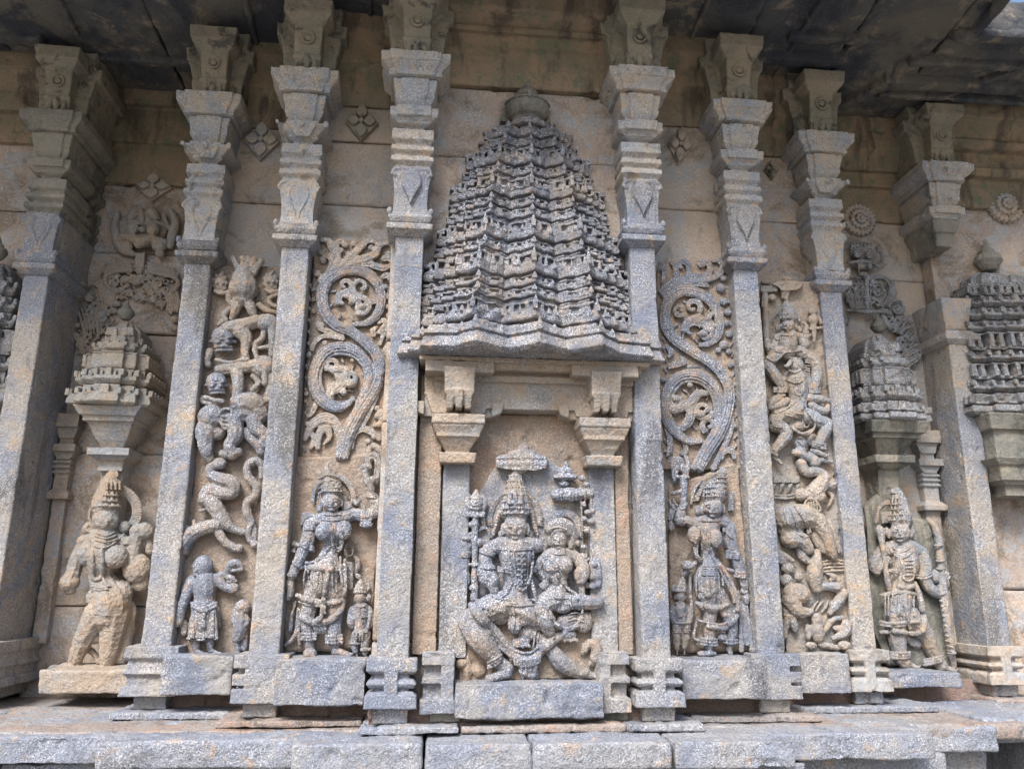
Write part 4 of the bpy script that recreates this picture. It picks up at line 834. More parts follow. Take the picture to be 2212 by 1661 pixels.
# ================================================================ STANDING WOMEN BESIDE THE TOWER
t = relief('standing_woman_carving', 690,1420,.10, 'tall standing woman in high relief with raised left arm, under the left vine scroll', 'relief carving', 'standing women under the vine scrolls')
r = Rel(690,1120,3.0759,.245,t); T,B,F = r.T, r.B, r.F
s = Sh()
F(s, [(150,60),(600,40),(800,20),(820,90),(790,700),(765,1010),(740,1560),(60,1580),(50,1200),(120,400)], 8, -20); r.out(s,'relief_slab','panel',vox=.0045,amp2=.003)
s = Sh()
T(s, [(435,560,70),(430,640,85),(425,740,72),(410,820,70),(395,920,75),(370,1030,80)], [90,98,62,74,112,120]); B(s,372,640,66,70,150,58); B(s,522,630,62,74,140,58)
T(s, [(270,590,60),(350,545,72),(440,530,75),(530,530,72),(610,505,68)], [52,52,52,52,46]); T(s, [(430,480,75),(432,540,75)], [48,54], False)
r.face(s, 428,410,76,80,110)
T(s, [(268,590,64),(245,700,72),(205,800,80),(160,900,86),(120,985,86)], [56,54,46,42,36]); r.hand(s,112,1020,-.15,1,84,46)
T(s, [(110,1040,80),(110,1100,76),(95,1150,70)], [34,30,26])
T(s, [(600,505,68),(690,520,74),(760,490,80)], [48,50,46]); T(s, [(765,490,84),(770,420,86),(730,370,84)], [50,48,38]); B(s,760,420,46,56,90,44); r.hand(s,720,340,-.2,-1,86,48)
T(s, [(300,1080,78),(262,1200,70),(245,1330,70),(250,1430,66),(262,1520,62)], [80,62,52,44,36]); T(s, [(440,1080,74),(460,1200,70),(450,1330,72),(452,1430,70),(455,1510,62)], [86,70,56,50,40])
B(s,262,1580,52,44,70,44); r.foot(s,455,1560,1,.16,66,72); 
for i in range(5): B(s,228+i*17,1602,10,9,100)
fig = r.out(s,'woman_figure')
s = Sh()
r.crown(s, [428,425,420,412,405,400,396], [(340,90),(310,86),(275,76),(240,62),(205,48),(165,34),(125,14)], 84); T(s,[(400,330,150),(400,240,145),(396,140,100)],[22,20,10])
for k in range(4): T(s,[(330,350-k*38,110),(380,322-k*38,150),(395,318-k*38,158)],9); T(s,[(415,318-k*38,158),(460,318-k*34,148),(505,345-k*30,110)],9)
r.halo(s, 420,400,132,175,30,-1.7,-.1,22,11); r.halo(s,440,390,150,170,40,.2,1.75,20,15)
B(s,335,470,26,34,84); B(s,540,450,46,44,66,30); B(s,520,400,30,40,60,26); r.beads(s,[(330,370,110),(318,420,100),(322,480,100)],9)
r.out(s,'crown',parent=fig)
s = Sh(); r.snap(fig)
r.band(s,370,495,500,495,8,128,24,2,14,True); r.band(s,350,535,510,535,8,140,24,2,16)
r.beads(s,[(415,580,160),(428,660,168),(440,760,150),(480,795,140),(512,740,150),(508,650,162),(498,570,150)],10); r.beads(s,[(436,600,165),(446,680,168),(456,745,155),(482,770,148),(494,720,155),(490,620,165)],6)
T(s,[(410,760,140),(340,840,130),(270,880,120),(232,880,108)],13); r.beads(s,[(410,772,148),(335,856,138),(240,886,120)],7)
r.band(s,218,612,312,600,8,118,14,2,16,True); r.band(s,205,720,290,760,11,128,16,3,15,True); B(s,228,735,18,18,140); T(s,[(130,740,50),(170,745,70),(200,745,90)],[14,18,10]); T(s,[(135,715,50),(165,735,70)],8); T(s,[(140,775,50),(165,752,70)],8); B(s,135,790,18,14,60)
r.band(s,130,870,205,915,10,118,10,2,14,True); r.band(s,90,965,160,965,9,124,10,2,14,True); r.band(s,560,480,590,520,8,118,8,2,18); r.band(s,700,340,770,350,8,118,10,3,16,True)
T(s,[(560,740,60),(590,770,60),(585,820,60),(550,825,60),(540,790,60)],9); T(s,[(545,730,60),(530,790,60),(545,840,60)],8)
r.out(s,'jewellery',parent=fig)
s = Sh()   # girdle, skirt, garlands
r.band(s,300,880,520,900,10,166,30,3,20,True); B(s,400,900,26,22,196); B(s,418,872,16,16,190)
T(s,[(215,910,60),(330,920,150),(420,930,160)],[24,26,26]); 
for x0,a in ((230,-10),(262,-4),(290,6),(330,18)): r.beads(s,[(x0,925,140),(x0-14,990,148),(x0-16,1070,140)],8)
r.beads(s,[(245,940,150),(262,1050,160),(290,1078,158),(318,1050,160),(322,950,160)],8); r.beads(s,[(345,950,168),(350,1050,170),(340,1110,160)],9)
for x in (385,410): r.beads(s,[(x,930,190),(x-12,1040,190),(x-28,1160,180),(x-34,1270,160)],9)
T(s,[(400,920,180),(385,1050,180),(365,1170,170),(350,1290,150)],16)
r.beads(s,[(495,840,150),(500,960,160),(515,1080,160),(510,1180,150),(470,1260,140),(400,1310,138),(300,1320,138),(210,1290,120),(170,1230,100)],12,15); T(s,[(530,860,130),(532,1000,140),(528,1120,140),(500,1240,130),(420,1320,126),(300,1340,126),(190,1300,100)],[14,16,18,22,26,26,18])
B(s,326,1318,26,26,160); B(s,326,1318,12,12,178)
T(s,[(165,1130,90),(240,1165,145),(330,1185,160),(420,1190,160),(520,1170,130)],[18,22,22,20,16]); r.beads(s,[(165,1115,100),(240,1145,155),(330,1165,168)],8); r.beads(s,[(175,1180,100),(250,1205,150),(330,1215,160),(440,1215,155)],8)
for x in (430,460): T(s,[(x,940,165),(x+4,1040,165),(x+10,1100,160)],8); F(s,[(400,1085),(465,1085),(465,1150),(400,1150)],165,120)
for k in range(4): T(s,[(540+k*14,880,80),(548+k*12,980,84),(560+k*8,1080,70)],9)
for k in range(5): T(s,[(295+k*20,1345,118),(300+k*19,1385,112),(310+k*16,1420,92)],[11,13,10])
r.band(s,200,1425,305,1425,12,118,20,3,22,True); r.band(s,388,1445,510,1440,13,118,20,3,24,True)
for k in range(7): B(s,398+k*18,1500,8,14,118)
T(s,[(170,1250,50),(165,1380,50),(130,1460,48),(75,1510,44)],[14,16,18,16]); T(s,[(180,1290,50),(178,1400,50),(180,1500,44)],[10,14,16]); T(s,[(150,1180,40),(120,1300,40),(110,1400,36)],[10,14,18])
r.out(s,'girdle_and_garlands',parent=fig); r.snap(None)
s = Sh()   # fly whisk / flower held up
T(s,[(735,340,80),(710,260,84),(690,210,84)],[26,34,26]); F(s,[(645,125),(735,130),(740,160),(650,158)],104,50); T(s,[(690,150,80),(688,190,80)],[34,26],False); T(s,[(720,120,60),(700,80,60),(740,50,60),(790,80,60),(790,180,60),(770,270,60)],[18,20,22,24,24,18]); T(s,[(715,110,70),(730,75,76),(765,100,76),(760,190,76),(745,260,70)],9)
B(s,735,250,34,40,74); B(s,780,230,26,40,60); r.beads(s,[(680,430,110),(682,490,112),(690,540,104)],9); B(s,694,585,50,36,92,36); 
for k in range(5): B(s,658+k*18,560-abs(k-2)*3,10,14,110)
T(s,[(640,400,90),(620,430,90),(600,400,60)],[18,18,14]); 
for k in range(5): T(s,[(300,520,60),(240,500+k*8,50),(190,505+k*22,34)],[8,12,8])
T(s,[(600,830,40),(625,860,44),(630,910,40),(610,960,36),(640,990,40)],[14,18,22,18,20])
r.out(s,'fly_whisk',parent=fig)
t = relief('small_attendant_carving', 785,1410,.12, 'small crowned attendant carved beside the left standing woman', 'relief carving','small attendants beside the standing women')
r = Rel(690,1120,3.0759,.235,t); T,B,F = r.T, r.B, r.F
s = Sh()
T(s,[(655,1230,50),(655,1300,54),(650,1380,52),(650,1430,52)],[58,52,46,54]); r.face(s,645,1150,42,48,72); T(s,[(590,1240,46),(655,1222,52),(715,1240,46)],[28,30,28])
T(s,[(588,1240,50),(572,1320,58),(585,1370,62)],[28,28,22]); B(s,580,1325,32,44,70,26); T(s,[(718,1240,46),(730,1320,54),(712,1370,60)],[26,26,22])
T(s,[(620,1430,52),(602,1500,50),(612,1560,46)],[38,32,22]); T(s,[(690,1430,52),(682,1500,50),(684,1570,46)],[40,32,24]); r.foot(s,618,1575,.3,1,46,24); r.foot(s,686,1580,.3,1,46,24)
f2 = r.out(s,'attendant_figure')
s = Sh(); r.crown(s,[645,645,648,650,650],[(1112,50),(1085,46),(1055,34),(1025,22),(1008,10)],58); B(s,710,1150,24,30,50); T(s,[(690,1100,30),(720,1060,20),(690,1040,20)],[16,14,10]); r.out(s,'crown',parent=f2)
s = Sh(); r.snap(f2); r.band(s,620,1205,690,1205,6,94,12,2,12,True); r.beads(s,[(640,1215,104),(650,1300,104),(662,1340,100)],6); r.band(s,605,1400,700,1400,8,100,20,2,14,True)
for x in (620,645,665): r.beads(s,[(x,1420,102),(x,1480,98)],7)
r.band(s,655,1300,735,1290,7,92,0,1); T(s,[(725,1260,74),(715,1330,80),(705,1400,70)],[12,14,10]); r.band(s,570,1500,640,1500,8,78,8,1); r.band(s,655,1540,725,1540,8,78,8,2,12); r.out(s,'jewellery',parent=f2)

t = relief('standing_woman_carving', 1530,1415,.10, 'tall standing woman holding a fan, under the right vine scroll', 'relief carving', 'standing women under the vine scrolls')
r = Rel(1640,1120,3.075,.245,t); T,B,F = r.T, r.B, r.F
s = Sh(); F(s,[(90,280),(480,160),(540,110),(610,110),(640,160),(700,900),(760,1570),(110,1580),(90,900)],10,-20); r.out(s,'relief_slab','panel',vox=.0045,amp2=.003)
s = Sh()
T(s,[(400,600,70),(395,690,80),(395,800,64),(395,900,70),(390,1000,78),(390,1100,76)],[88,94,58,76,100,96]); B(s,292,670,54,72,140,54); B(s,458,695,56,76,146,56)
T(s,[(280,590,60),(360,560,70),(440,555,74),(520,570,70),(560,610,64)],[42,50,52,50,46]); T(s,[(432,520,80),(430,570,80)],[50,54],False); r.face(s,436,455,80,82,112)
T(s,[(285,590,60),(230,560,66),(180,560,70)],[46,44,42]); T(s,[(185,560,76),(190,500,78),(205,440,78)],[44,38,28]); r.hand(s,205,430,.2,-1,84,44)
T(s,[(560,620,66),(572,720,74),(600,810,74),(625,880,74),(655,980,70),(680,1060,66)],[54,54,48,48,40,32]); r.hand(s,682,1080,.1,1,72,44)
T(s,[(390,1120,76),(408,1260,72),(405,1360,70),(410,1460,64),(405,1530,60)],[84,62,54,46,36]); T(s,[(470,1120,66),(560,1300,60),(580,1400,58),(572,1500,58)],[70,60,46,34]); B(s,390,1578,80,24,70,40); r.foot(s,560,1540,.35,1,60,50)
fig = r.out(s,'woman_figure')
s = Sh()
r.crown(s,[440,445,455,470,490,505,515],[(378,92),(350,92),(310,84),(270,72),(230,58),(195,44),(165,26)],84)
for k in range(5): T(s,[(370+k*14,360-k*36,120),(440+k*12,330-k*36,160),(540+k*3,330-k*34,130)],6)
for k in range(9): T(s,[(285+k*9,405-k*18,30),(325+k*7,400-k*18,36)],[6,7],False)
for k in range(9): T(s,[(560,340+k*17,50),(595,340+k*17,44)],[8,7],False)
T(s,[(270,430,30),(290,330,30),(345,250,30)],12); B(s,525,555,46,30,80,26); T(s,[(540,560,70),(590,590,64),(560,600,64)],[16,16,10]); B(s,320,480,24,40,80); B(s,520,520,22,34,80)
r.out(s,'crown',parent=fig)
s = Sh(); r.snap(fig)
r.band(s,360,540,500,540,8,134,24,2,15,True); r.beads(s,[(340,600,140),(325,700,160),(315,800,148),(345,855,138),(385,830,140),(412,740,156),(408,640,160)],10); T(s,[(330,610,130),(300,750,134),(310,830,128),(350,875,122)],14)
r.beads(s,[(365,610,160),(350,700,162),(355,790,150)],6); r.beads(s,[(388,620,160),(380,700,162),(372,790,150)],6)
T(s,[(420,770,150),(450,860,140),(510,920,130),(590,945,110)],15); r.beads(s,[(430,770,160),(470,870,150),(540,925,136)],7)
r.beads(s,[(430,800,150),(480,920,150),(560,1060,150),(600,1180,145),(590,1290,140),(520,1350,136),(420,1345,136),(320,1320,110)],12,15); T(s,[(470,860,140),(560,1000,140),(620,1150,132),(615,1290,126),(530,1375,120),(400,1370,120)],[12,16,20,24,26,18])
for k in range(5): T(s,[(350,905+k*17,130),(400,908+k*17,150),(470,905+k*17,140)],6)
r.band(s,540,790,640,800,10,118,18,4,16,True); r.band(s,520,620,590,680,8,120,10,2,14); r.band(s,600,950,690,960,9,108,10,3,18,True); r.band(s,180,440,235,430,8,110,8,3,14)
r.out(s,'jewellery',parent=fig)
s = Sh()
for x in (310,335,375,425,450): r.beads(s,[(x,1000,140),(x-2,1070,158),(x+2,1140,150)],8)
T(s,[(395,1000,168),(398,1110,168),(400,1140,160)],[20,24,16]); B(s,340,1130,28,34,150,20); r.beads(s,[(365,1010,170),(375,1130,170),(410,1150,168),(435,1120,170),(438,1010,170)],7)
for x in (480,510): r.beads(s,[(x,1000,150),(x+10,1120,150),(x+24,1250,140)],9)
T(s,[(310,1190,120),(380,1220,158),(470,1230,155),(560,1200,120)],[16,20,20,14]); r.beads(s,[(315,1175,125),(385,1200,165),(475,1208,160)],8); T(s,[(320,1210,120),(385,1245,150),(470,1250,148)],12)
for k in range(9): T(s,[(560+k*6,1390-k*28,120),(600+k*5,1405-k*28,100)],[9,8],False)
for k in range(4): T(s,[(445+k*26,1375,118),(440+k*26,1400,104)],[11,11],False)
r.band(s,345,1460,470,1470,12,118,20,3,22,True); r.band(s,525,1470,625,1475,12,100,20,2,22,True); B(s,510,1450,40,34,80)
for a,b in (((650,1180),(655,1550)),((690,1180),(740,1550)),((670,1200),(700,1500))): T(s,[(a[0],a[1],40),((a[0]+b[0])/2,(a[1]+b[1])/2,44),(b[0],b[1],44)],[14,18,24])
for k in range(4): T(s,[(560,1060+k*8,60),(600+k*10,1100,60),(640,1160+k*10,60)],8); B(s,690,1150,34,50,60,24); T(s,[(320,1300,60),(290,1450,60),(340,1480,60)],[10,12,16])
r.out(s,'girdle_and_garlands',parent=fig); r.snap(None)
s = Sh()   # fan
for k in range(8): T(s,[(225,200,80),(190-k*3,90+k*9,90-k*2),(110+k*4,80+k*24,70)],[14,20,14])
T(s,[(230,210,70),(245,120,70),(215,40,60)],[20,22,14]); T(s,[(160,225,80),(205,215,90),(250,225,80)],12); T(s,[(205,440,84),(215,330,84),(205,230,80)],[26,30,28]); T(s,[(120,350,60),(165,340,80),(190,330,90)],[14,18,14]); r.beads(s,[(100,400,60),(130,460,66),(190,490,70)],12); r.beads(s,[(130,390,60),(150,430,66),(195,460,80)],8)
B(s,115,600,26,44,40); T(s,[(130,450,40),(110,540,40)],[30,24],False)
r.out(s,'leaf_fan',parent=fig)
t = relief('small_attendant_carving', 1475,1410,.12, 'small bearded attendant carved at the foot of the right standing woman', 'relief carving','small attendants beside the standing women')
r = Rel(1640,1120,3.075,.235,t); T,B,F = r.T, r.B, r.F
s = Sh()
T(s,[(185,1230,50),(185,1290,54),(190,1350,50)],[56,50,50]); r.face(s,190,1140,40,46,70); T(s,[(130,1230,46),(185,1210,52),(240,1240,46)],[26,28,26]); T(s,[(128,1230,50),(122,1300,54),(150,1350,56)],[24,24,18]); T(s,[(245,1240,46),(262,1290,54),(245,1350,60)],[26,26,20])
T(s,[(160,1360,52),(158,1460,50),(160,1540,46)],[40,32,22]); T(s,[(225,1360,52),(228,1450,50),(215,1530,46)],[40,32,22]); r.foot(s,160,1550,.1,1,46,22); r.foot(s,215,1545,.1,1,46,22)
f2 = r.out(s,'attendant_figure')
s = Sh(); r.crown(s,[190,192,196,202,206],[(1102,48),(1075,44),(1045,36),(1015,24),(990,12)],56); B(s,140,1080,24,34,44); r.out(s,'crown',parent=f2)
s = Sh(); r.snap(f2)
for k in range(5): T(s,[(150+k*16,1180+abs(k-2)*6,90),(158+k*13,1240,96),(172+k*7,1300,88)],[9,9,6])
r.band(s,140,1400,190,1400,8,88,10,2,14); r.band(s,215,1400,265,1400,8,88,10,2,14); r.band(s,140,1340,245,1340,9,96,18,1); r.out(s,'beard',parent=f2); r.snap(None)
s = Sh(); B(s,245,905,56,34,80,40); T(s,[(200,900,70),(225,880,90),(290,890,84),(320,860,60)],[14,20,20,14]); T(s,[(240,930,60),(210,970,50)],[24,20],False); T(s,[(262,960,40),(262,1100,40),(275,1250,40)],14); r.out(s,'hanging_hand',parent=fig)
# ================================================================ ARCHER (right niche)
t = relief('archer_carving', 2010,1450,.55, 'standing archer with tall crown, bow and arrow, under the dark side shrine', 'relief carving')
r = Rel(2120,1180,3.0767,.70,t); T,B,F = r.T, r.B, r.F
s = Sh(); F(s,[(110,260),(215,160),(500,340),(650,370),(700,480),(720,740),(800,1300),(830,1540),(300,1500),(190,1250),(140,700),(135,440)],34,-40); r.out(s,'relief_slab','side',vox=.0045,amp2=.003)
s = Sh()
T(s,[(425,620,80),(425,720,90),(410,820,80),(400,900,78),(390,980,82),(380,1080,80)],[104,108,88,90,104,104])
T(s,[(300,600,70),(420,560,80),(540,610,70)],[60,62,58]); T(s,[(400,520,86),(410,570,84)],[54,60],False); r.face(s,398,460,80,84,118)
T(s,[(270,600,72),(200,700,80),(215,760,90)],[52,50,40]); T(s,[(210,755,90),(260,720,110),(290,690,124)],[38,34,28]); r.hand(s,295,690,.4,-1,124,46); T(s,[(200,620,90),(230,700,100)],18)
T(s,[(560,620,76),(590,720,84),(580,800,84)],[56,56,52]); T(s,[(575,800,88),(620,880,96),(690,930,90),(720,880,90)],[50,46,40,36]); r.hand(s,730,815,.3,-1,100,56); B(s,670,800,40,56,92,34)
T(s,[(360,1100,80),(370,1250,74),(390,1360,70),(400,1430,64)],[88,72,58,48]); T(s,[(450,1100,80),(580,1240,74),(640,1360,70),(680,1440,64)],[92,76,56,46]); T(s,[(400,1430,64),(440,1470,60)],[46,46],False); r.foot(s,430,1465,1,.25,64,66); T(s,[(685,1440,64),(720,1490,60)],[46,48],False); r.foot(s,715,1495,1,.2,62,68)
arch = r.out(s,'archer_figure','relief_buff')
s = Sh()
r.crown(s,[400,400,400,392,385,378,370],[(375,92),(335,92),(290,80),(250,70),(205,60),(165,50),(140,34)],92); F(s,[(330,130),(400,130),(410,165),(320,165)],130,60)
for x in (345,370,395,420): T(s,[(x,175,140),(x-4,230,150),(x-2,250,150)],7)
r.halo(s,300,350,75,110,30,-1.9,.2,18,12); B(s,490,450,22,50,90); B(s,300,460,22,40,100); r.beads(s,[(490,380,110),(500,440,100),(515,520,90)],8); F(s,[(250,310),(320,300),(325,390),(260,400)],80,20)
r.out(s,'crown','relief_buff',parent=arch)
s = Sh(); r.snap(arch)
r.beads(s,[(320,540,140),(370,600,170),(430,610,175),(490,570,150)],8); r.beads(s,[(300,560,140),(360,640,170),(430,660,180),(510,600,150)],8); r.beads(s,[(380,640,170),(410,700,180),(415,790,176),(450,835,170),(495,820,166),(515,740,160),(520,640,150)],10)
for i in range(5): T(s,[(440,680+i*28,190),(492,676+i*28,186)],8)
T(s,[(320,745,160),(370,758,172),(412,765,174)],9); r.beads(s,[(320,760,160),(370,772,172),(412,780,174)],7); r.beads(s,[(520,790,150),(590,800,150),(640,770,130)],9); r.beads(s,[(525,810,150),(590,820,150),(645,790,130)],9)
for x in (285,310,345,385,415,445,470,505): r.beads(s,[(x,950,150),(x,1020,170),(x,1100,160)],8)
T(s,[(270,940,110),(400,925,170),(520,935,130)],16); r.beads(s,[(345,960,170),(350,1080,176),(375,1095,176),(400,1080,176),(405,960,170)],8); T(s,[(440,940,185),(445,1060,185),(475,1200,170)],16)
T(s,[(515,850,150),(550,950,150),(575,1080,150),(585,1160,140),(560,1230,130),(480,1240,130),(380,1225,130),(250,1230,100)],[16,20,22,24,24,20,20,16]); T(s,[(250,1150,110),(340,1165,150),(430,1155,150),(540,1150,120)],14); T(s,[(250,1175,110),(340,1185,150),(440,1175,150)],10)
T(s,[(390,880,160),(450,890,165),(510,870,150)],20); T(s,[(400,830,150),(370,930,150),(300,950,130),(240,940,120)],8); B(s,520,1310,60,40,60,30); T(s,[(440,1270,50),(530,1330,50)],[34,30],False)
r.band(s,330,1385,470,1385,13,120,20,3,20,True); r.band(s,590,1440,720,1410,12,110,20,3,20,True)
r.out(s,'ornaments','relief_buff',parent=arch); r.snap(None)
s = Sh()
T(s,[(620,370,30),(665,420,60),(695,520,80),(705,640,90),(712,740,100),(725,850,104),(735,950,100),(750,1080,96),(765,1200,90),(785,1320,84),(800,1420,70),(815,1500,56)],[22,28,32,30,26,30,32,32,30,28,26,20])
for y,x in ((560,698),(680,708),(740,712),(920,733),(930,733),(1390,795)): T(s,[(x-30,y,112),(x,y+6,130),(x+30,y,112)],8)
for k in range(18): T(s,[(700+k*5.4-26,760+k*38,110),(700+k*5.4+26,780+k*38,110)],5)
r.out(s,'bow','relief_buff',parent=arch)
s = Sh(); T(s,[(240,440,110),(262,560,130),(285,700,140),(300,820,130),(325,930,110)],[34,22,20,24,22]); F(s,[(215,430),(290,430),(285,520),(262,560),(235,500)],130,90); r.out(s,'arrow','relief_buff',parent=arch)

# ================================================================ ERODED FEMALE FIGURE (left niche)
t = relief('eroded_woman_carving', 230,1450,.7, 'badly eroded tan standing woman without hands, under the tan side shrine', 'relief carving')
r = Rel(90,1150,2.816,.885,t); T,B,F = r.T, r.B, r.F
s = Sh()
T(s,[(480,560,80),(470,680,110),(460,800,84),(490,900,80),(530,1000,84),(520,1080,80)],[108,102,78,96,124,122]); B(s,350,660,58,80,130,56); B(s,555,680,88,78,150,66); B(s,460,960,100,70,90,60); B(s,590,930,80,80,90,60)
T(s,[(340,580,70),(480,550,80),(640,590,70)],[52,56,52]); T(s,[(490,500,86),(488,560,84)],[58,66],False); B(s,492,420,84,92,120,74); B(s,492,395,80,66,112,74); B(s,495,440,14,22,196,10)
T(s,[(335,600,70),(290,700,80),(260,800,90),(235,860,90)],[46,48,46,62]); B(s,245,850,62,70,92,44); B(s,240,920,40,26,86,26)
T(s,[(650,600,70),(640,700,80)],[50,50]); T(s,[(720,500,90),(700,600,96),(680,700,100)],[56,40,46]); B(s,755,500,72,60,92,50); B(s,710,760,90,100,90,64); B(s,740,860,60,60,60,44); T(s,[(800,540,60),(800,640,60)],[26,30])
T(s,[(450,1080,84),(370,1200,80),(310,1320,74),(270,1430,66)],[100,72,54,42]); T(s,[(560,1080,84),(540,1220,80),(520,1340,74),(500,1440,64)],[100,78,62,46]); B(s,420,1240,60,50,60,40); B(s,630,1090,70,110,40,40); T(s,[(640,1180,30),(600,1400,30)],[50,40]); T(s,[(400,1340,40),(440,1420,40)],[14,14]); T(s,[(380,1330,30),(440,1400,30)],20)
B(s,240,1460,90,36,60,60); B(s,500,1470,70,34,60,60); T(s,[(350,1480,30),(300,1500,40),(120,1480,40)],[50,50,40]) 
fig = r.out(s,'woman_figure','relief_tan',vox=.0028,amp=.0022,amp2=.001)
s = Sh()
r.crown(s,[492,490,500,515,530,540],[(330,100),(295,92),(255,84),(205,74),(150,66),(118,50)],96); T(s,[(575,110,130),(570,80,120)],[10,5],False)
for x in (500,530,560,590): F(s,[(x-10,210),(x-10,150),(x+10,150),(x+10,210)],185,120)
r.halo(s,560,360,140,140,60,.3,2.2,20,22); r.halo(s,440,390,66,80,50,-2.2,-.9,8,9); B(s,375,480,46,44,80,24); B(s,620,470,40,40,80,24); T(s,[(375,450,104),(350,480,104),(375,505,104),(400,480,104),(380,455,104)],8)
r.out(s,'crown','relief_tan',parent=fig)
s = Sh(); r.snap(fig)
for y,w in ((515,62),(535,80),(560,95)): r.beads(s,[(490-w,y-6,120),(490,y+16,150),(490+w,y-8,120)],8)
r.beads(s,[(400,600,150),(470,615,170),(540,590,160),(620,520,120)],9); T(s,[(395,640,170),(400,740,180),(400,820,160),(430,840,160),(462,815,160),(470,740,180),(460,640,170)],14)
for k in range(5): T(s,[(600+k*18,540,110),(620+k*12,590,110)],7)
r.beads(s,[(465,810,150),(490,870,140),(520,885,130)],9); r.beads(s,[(395,885,130),(440,898,150),(505,890,140)],9); r.beads(s,[(395,905,130),(440,914,150),(505,906,140)],7)
r.out(s,'necklaces','relief_tan',parent=fig); r.snap(None)

# ================================================================ VINE SCROLLS
def ringpts(x, y, rx, ry, a0, a1, n=14): return [(x+rx*math.cos(a), y+ry*math.sin(a)) for a in np.linspace(a0,a1,n)]
def groove(r, s, P, w, d, off=(-1,1), wr=.26):
    Q = crv([(*p[:2], 0) for p in P], 5); W = w if hasattr(w,'__len__') else [w]*len(P); WQ = [q[0] for q in crv([(a,0,0) for a in W], 5)]
    r.T(s, [(q[0],q[1],d-WQ[i]*.55) for i,q in enumerate(Q)], [x*.96 for x in WQ], False, 10)
    for o in (tuple(off)+(-.42,.12,.6) if max(W) > 25 else off):
        pts = []
        for i,q in enumerate(Q):
            a = Q[max(i-1,0)]; b = Q[min(i+1,len(Q)-1)]; tx, ty = b[0]-a[0], b[1]-a[1]; L = math.hypot(tx,ty)+1e-6
            pts.append((q[0]-ty/L*WQ[i]*.82*o, q[1]+tx/L*WQ[i]*.82*o, d+WQ[i]*(.1 if abs(o) == 1 else .42)))
        r.T(s, pts, [x*(wr if abs(o) == 1 else .15) for x in WQ], False, 6)
def spiral(r, s, x, y, R0, a0, turns, w0, w1, d, n=18):
    P = [(x+R0*(1-.75*i/n)*math.cos(a0+turns*2*math.pi*i/n), y+R0*(1-.75*i/n)*math.sin(a0+turns*2*math.pi*i/n)) for i in range(n+1)]
    groove(r, s, P, list(np.linspace(w0,w1,n+1)), d, (-1,))
t = relief('vine_scroll_panel', 760,800,.24, 'left vine scroll panel of two big leafy coils, reddish at its top', 'scroll panel', 'vine scroll panels flanking the tower')
r = Rel(740,580,2.7692,.25,t); T,B,F = r.T, r.B, r.F
s = Sh(); F(s,[(130,60),(690,60),(640,800),(620,1560),(40,1560),(90,700)],4,-20,1.0); r.out(s,'panel_ground','panel',vox=.0045,amp2=.003)
s = Sh()
main = [(330,1560),(360,1400),(440,1240),(540,1080),(575,960),(560,860),(480,760),(380,690),(270,640),(200,550),(180,440),(215,340),(300,280),(400,262),(500,290),(570,370),(590,470),(570,560),(500,625),(400,640)]
groove(r,s,main,[30,46,46,42,38,37,36,35,36,38,40,40,38,36,36,34,32,30,24,14],34)
l2 = [(300,1560),(330,1420),(420,1220),(500,1040),(490,920),(420,840),(320,805),(220,830),(150,920),(130,1030),(160,1130),(240,1200),(330,1205),(400,1150)]
groove(r,s,l2,[30,28,26,30,36,42,46,46,46,48,46,40,32,16],36)
groove(r,s,[(600,1010),(560,1120),(470,1330),(420,1380)],[16,18,16,10],30); T(s,[(165,300),(140,420),(150,540),(220,640),(330,700),(450,780),(540,900),(560,1000)],[10,12,12,12,12,12,12,8])
r.out(s,'vine_stem','relief',vox=.0028)
s = Sh()
for (x,y,R_,a,tn,w) in ((340,370,44,1.2,-.8,18),(450,380,50,1.8,.8,18),(450,520,60,3.6,.9,24),(340,480,70,-.4,-.5,22)): spiral(r,s,x,y,R_*1.22,a,tn*1.15,w*1.1,w*.7,42)
groove(r,s,[(290,500),(300,430),(360,440),(420,470),(440,520)],[18,22,26,26,20],38); groove(r,s,[(600,490),(540,480),(490,500),(470,530)],[18,20,24,24],38); B(s,460,520,30,26,50); B(s,440,570,40,18,44)
for (x,y,R_,a,tn,w) in ((240,920,44,1.2,-.8,18),(370,1000,70,3.4,-.7,22),(300,1100,60,2.4,.6,22),(250,1060,50,-.6,.5,22)): spiral(r,s,x,y,R_*1.22,a,tn*1.15,w*1.1,w*.7,42)
groove(r,s,[(200,940),(270,950),(340,960),(330,1040),(280,1090),(220,1120)],[22,26,30,34,28,18],40); B(s,380,1050,46,34,46,30); B(s,330,1110,26,30,44); B(s,390,890,18,16,40); B(s,250,1130,18,18,40)
# upper leaves
for P,w in (([(160,340),(230,270),(250,200),(210,160),(170,190)],[18,22,24,18,10]),([(230,280),(290,200),(250,110),(220,60),(170,60)],[20,26,28,22,12]),([(260,260),(380,170),(440,110),(500,60),(560,80)],[20,26,26,20,10]),([(270,250),(420,200),(540,160),(580,90),(640,80)],[18,28,30,24,12]),([(330,250),(480,220),(600,250),(650,230)],[16,22,24,12]),([(330,60),(290,70),(280,110),(320,130)],[20,20,18,16]),([(600,310),(640,300),(650,340)],[20,22,14]),([(600,190),(640,180),(660,210)],[18,20,12])): groove(r,s,P,w,34)
for x,y,q in ((400,80,24),(340,90,28),(520,110,24),(470,100,20),(180,140,26),(190,200,24),(150,290,30),(360,150,18),(620,380,24),(640,450,24),(640,520,24),(640,580,20),(120,400,18),(120,470,18),(120,550,20),(640,150,22)): B(s,x,y,q,q,24,q*.7)
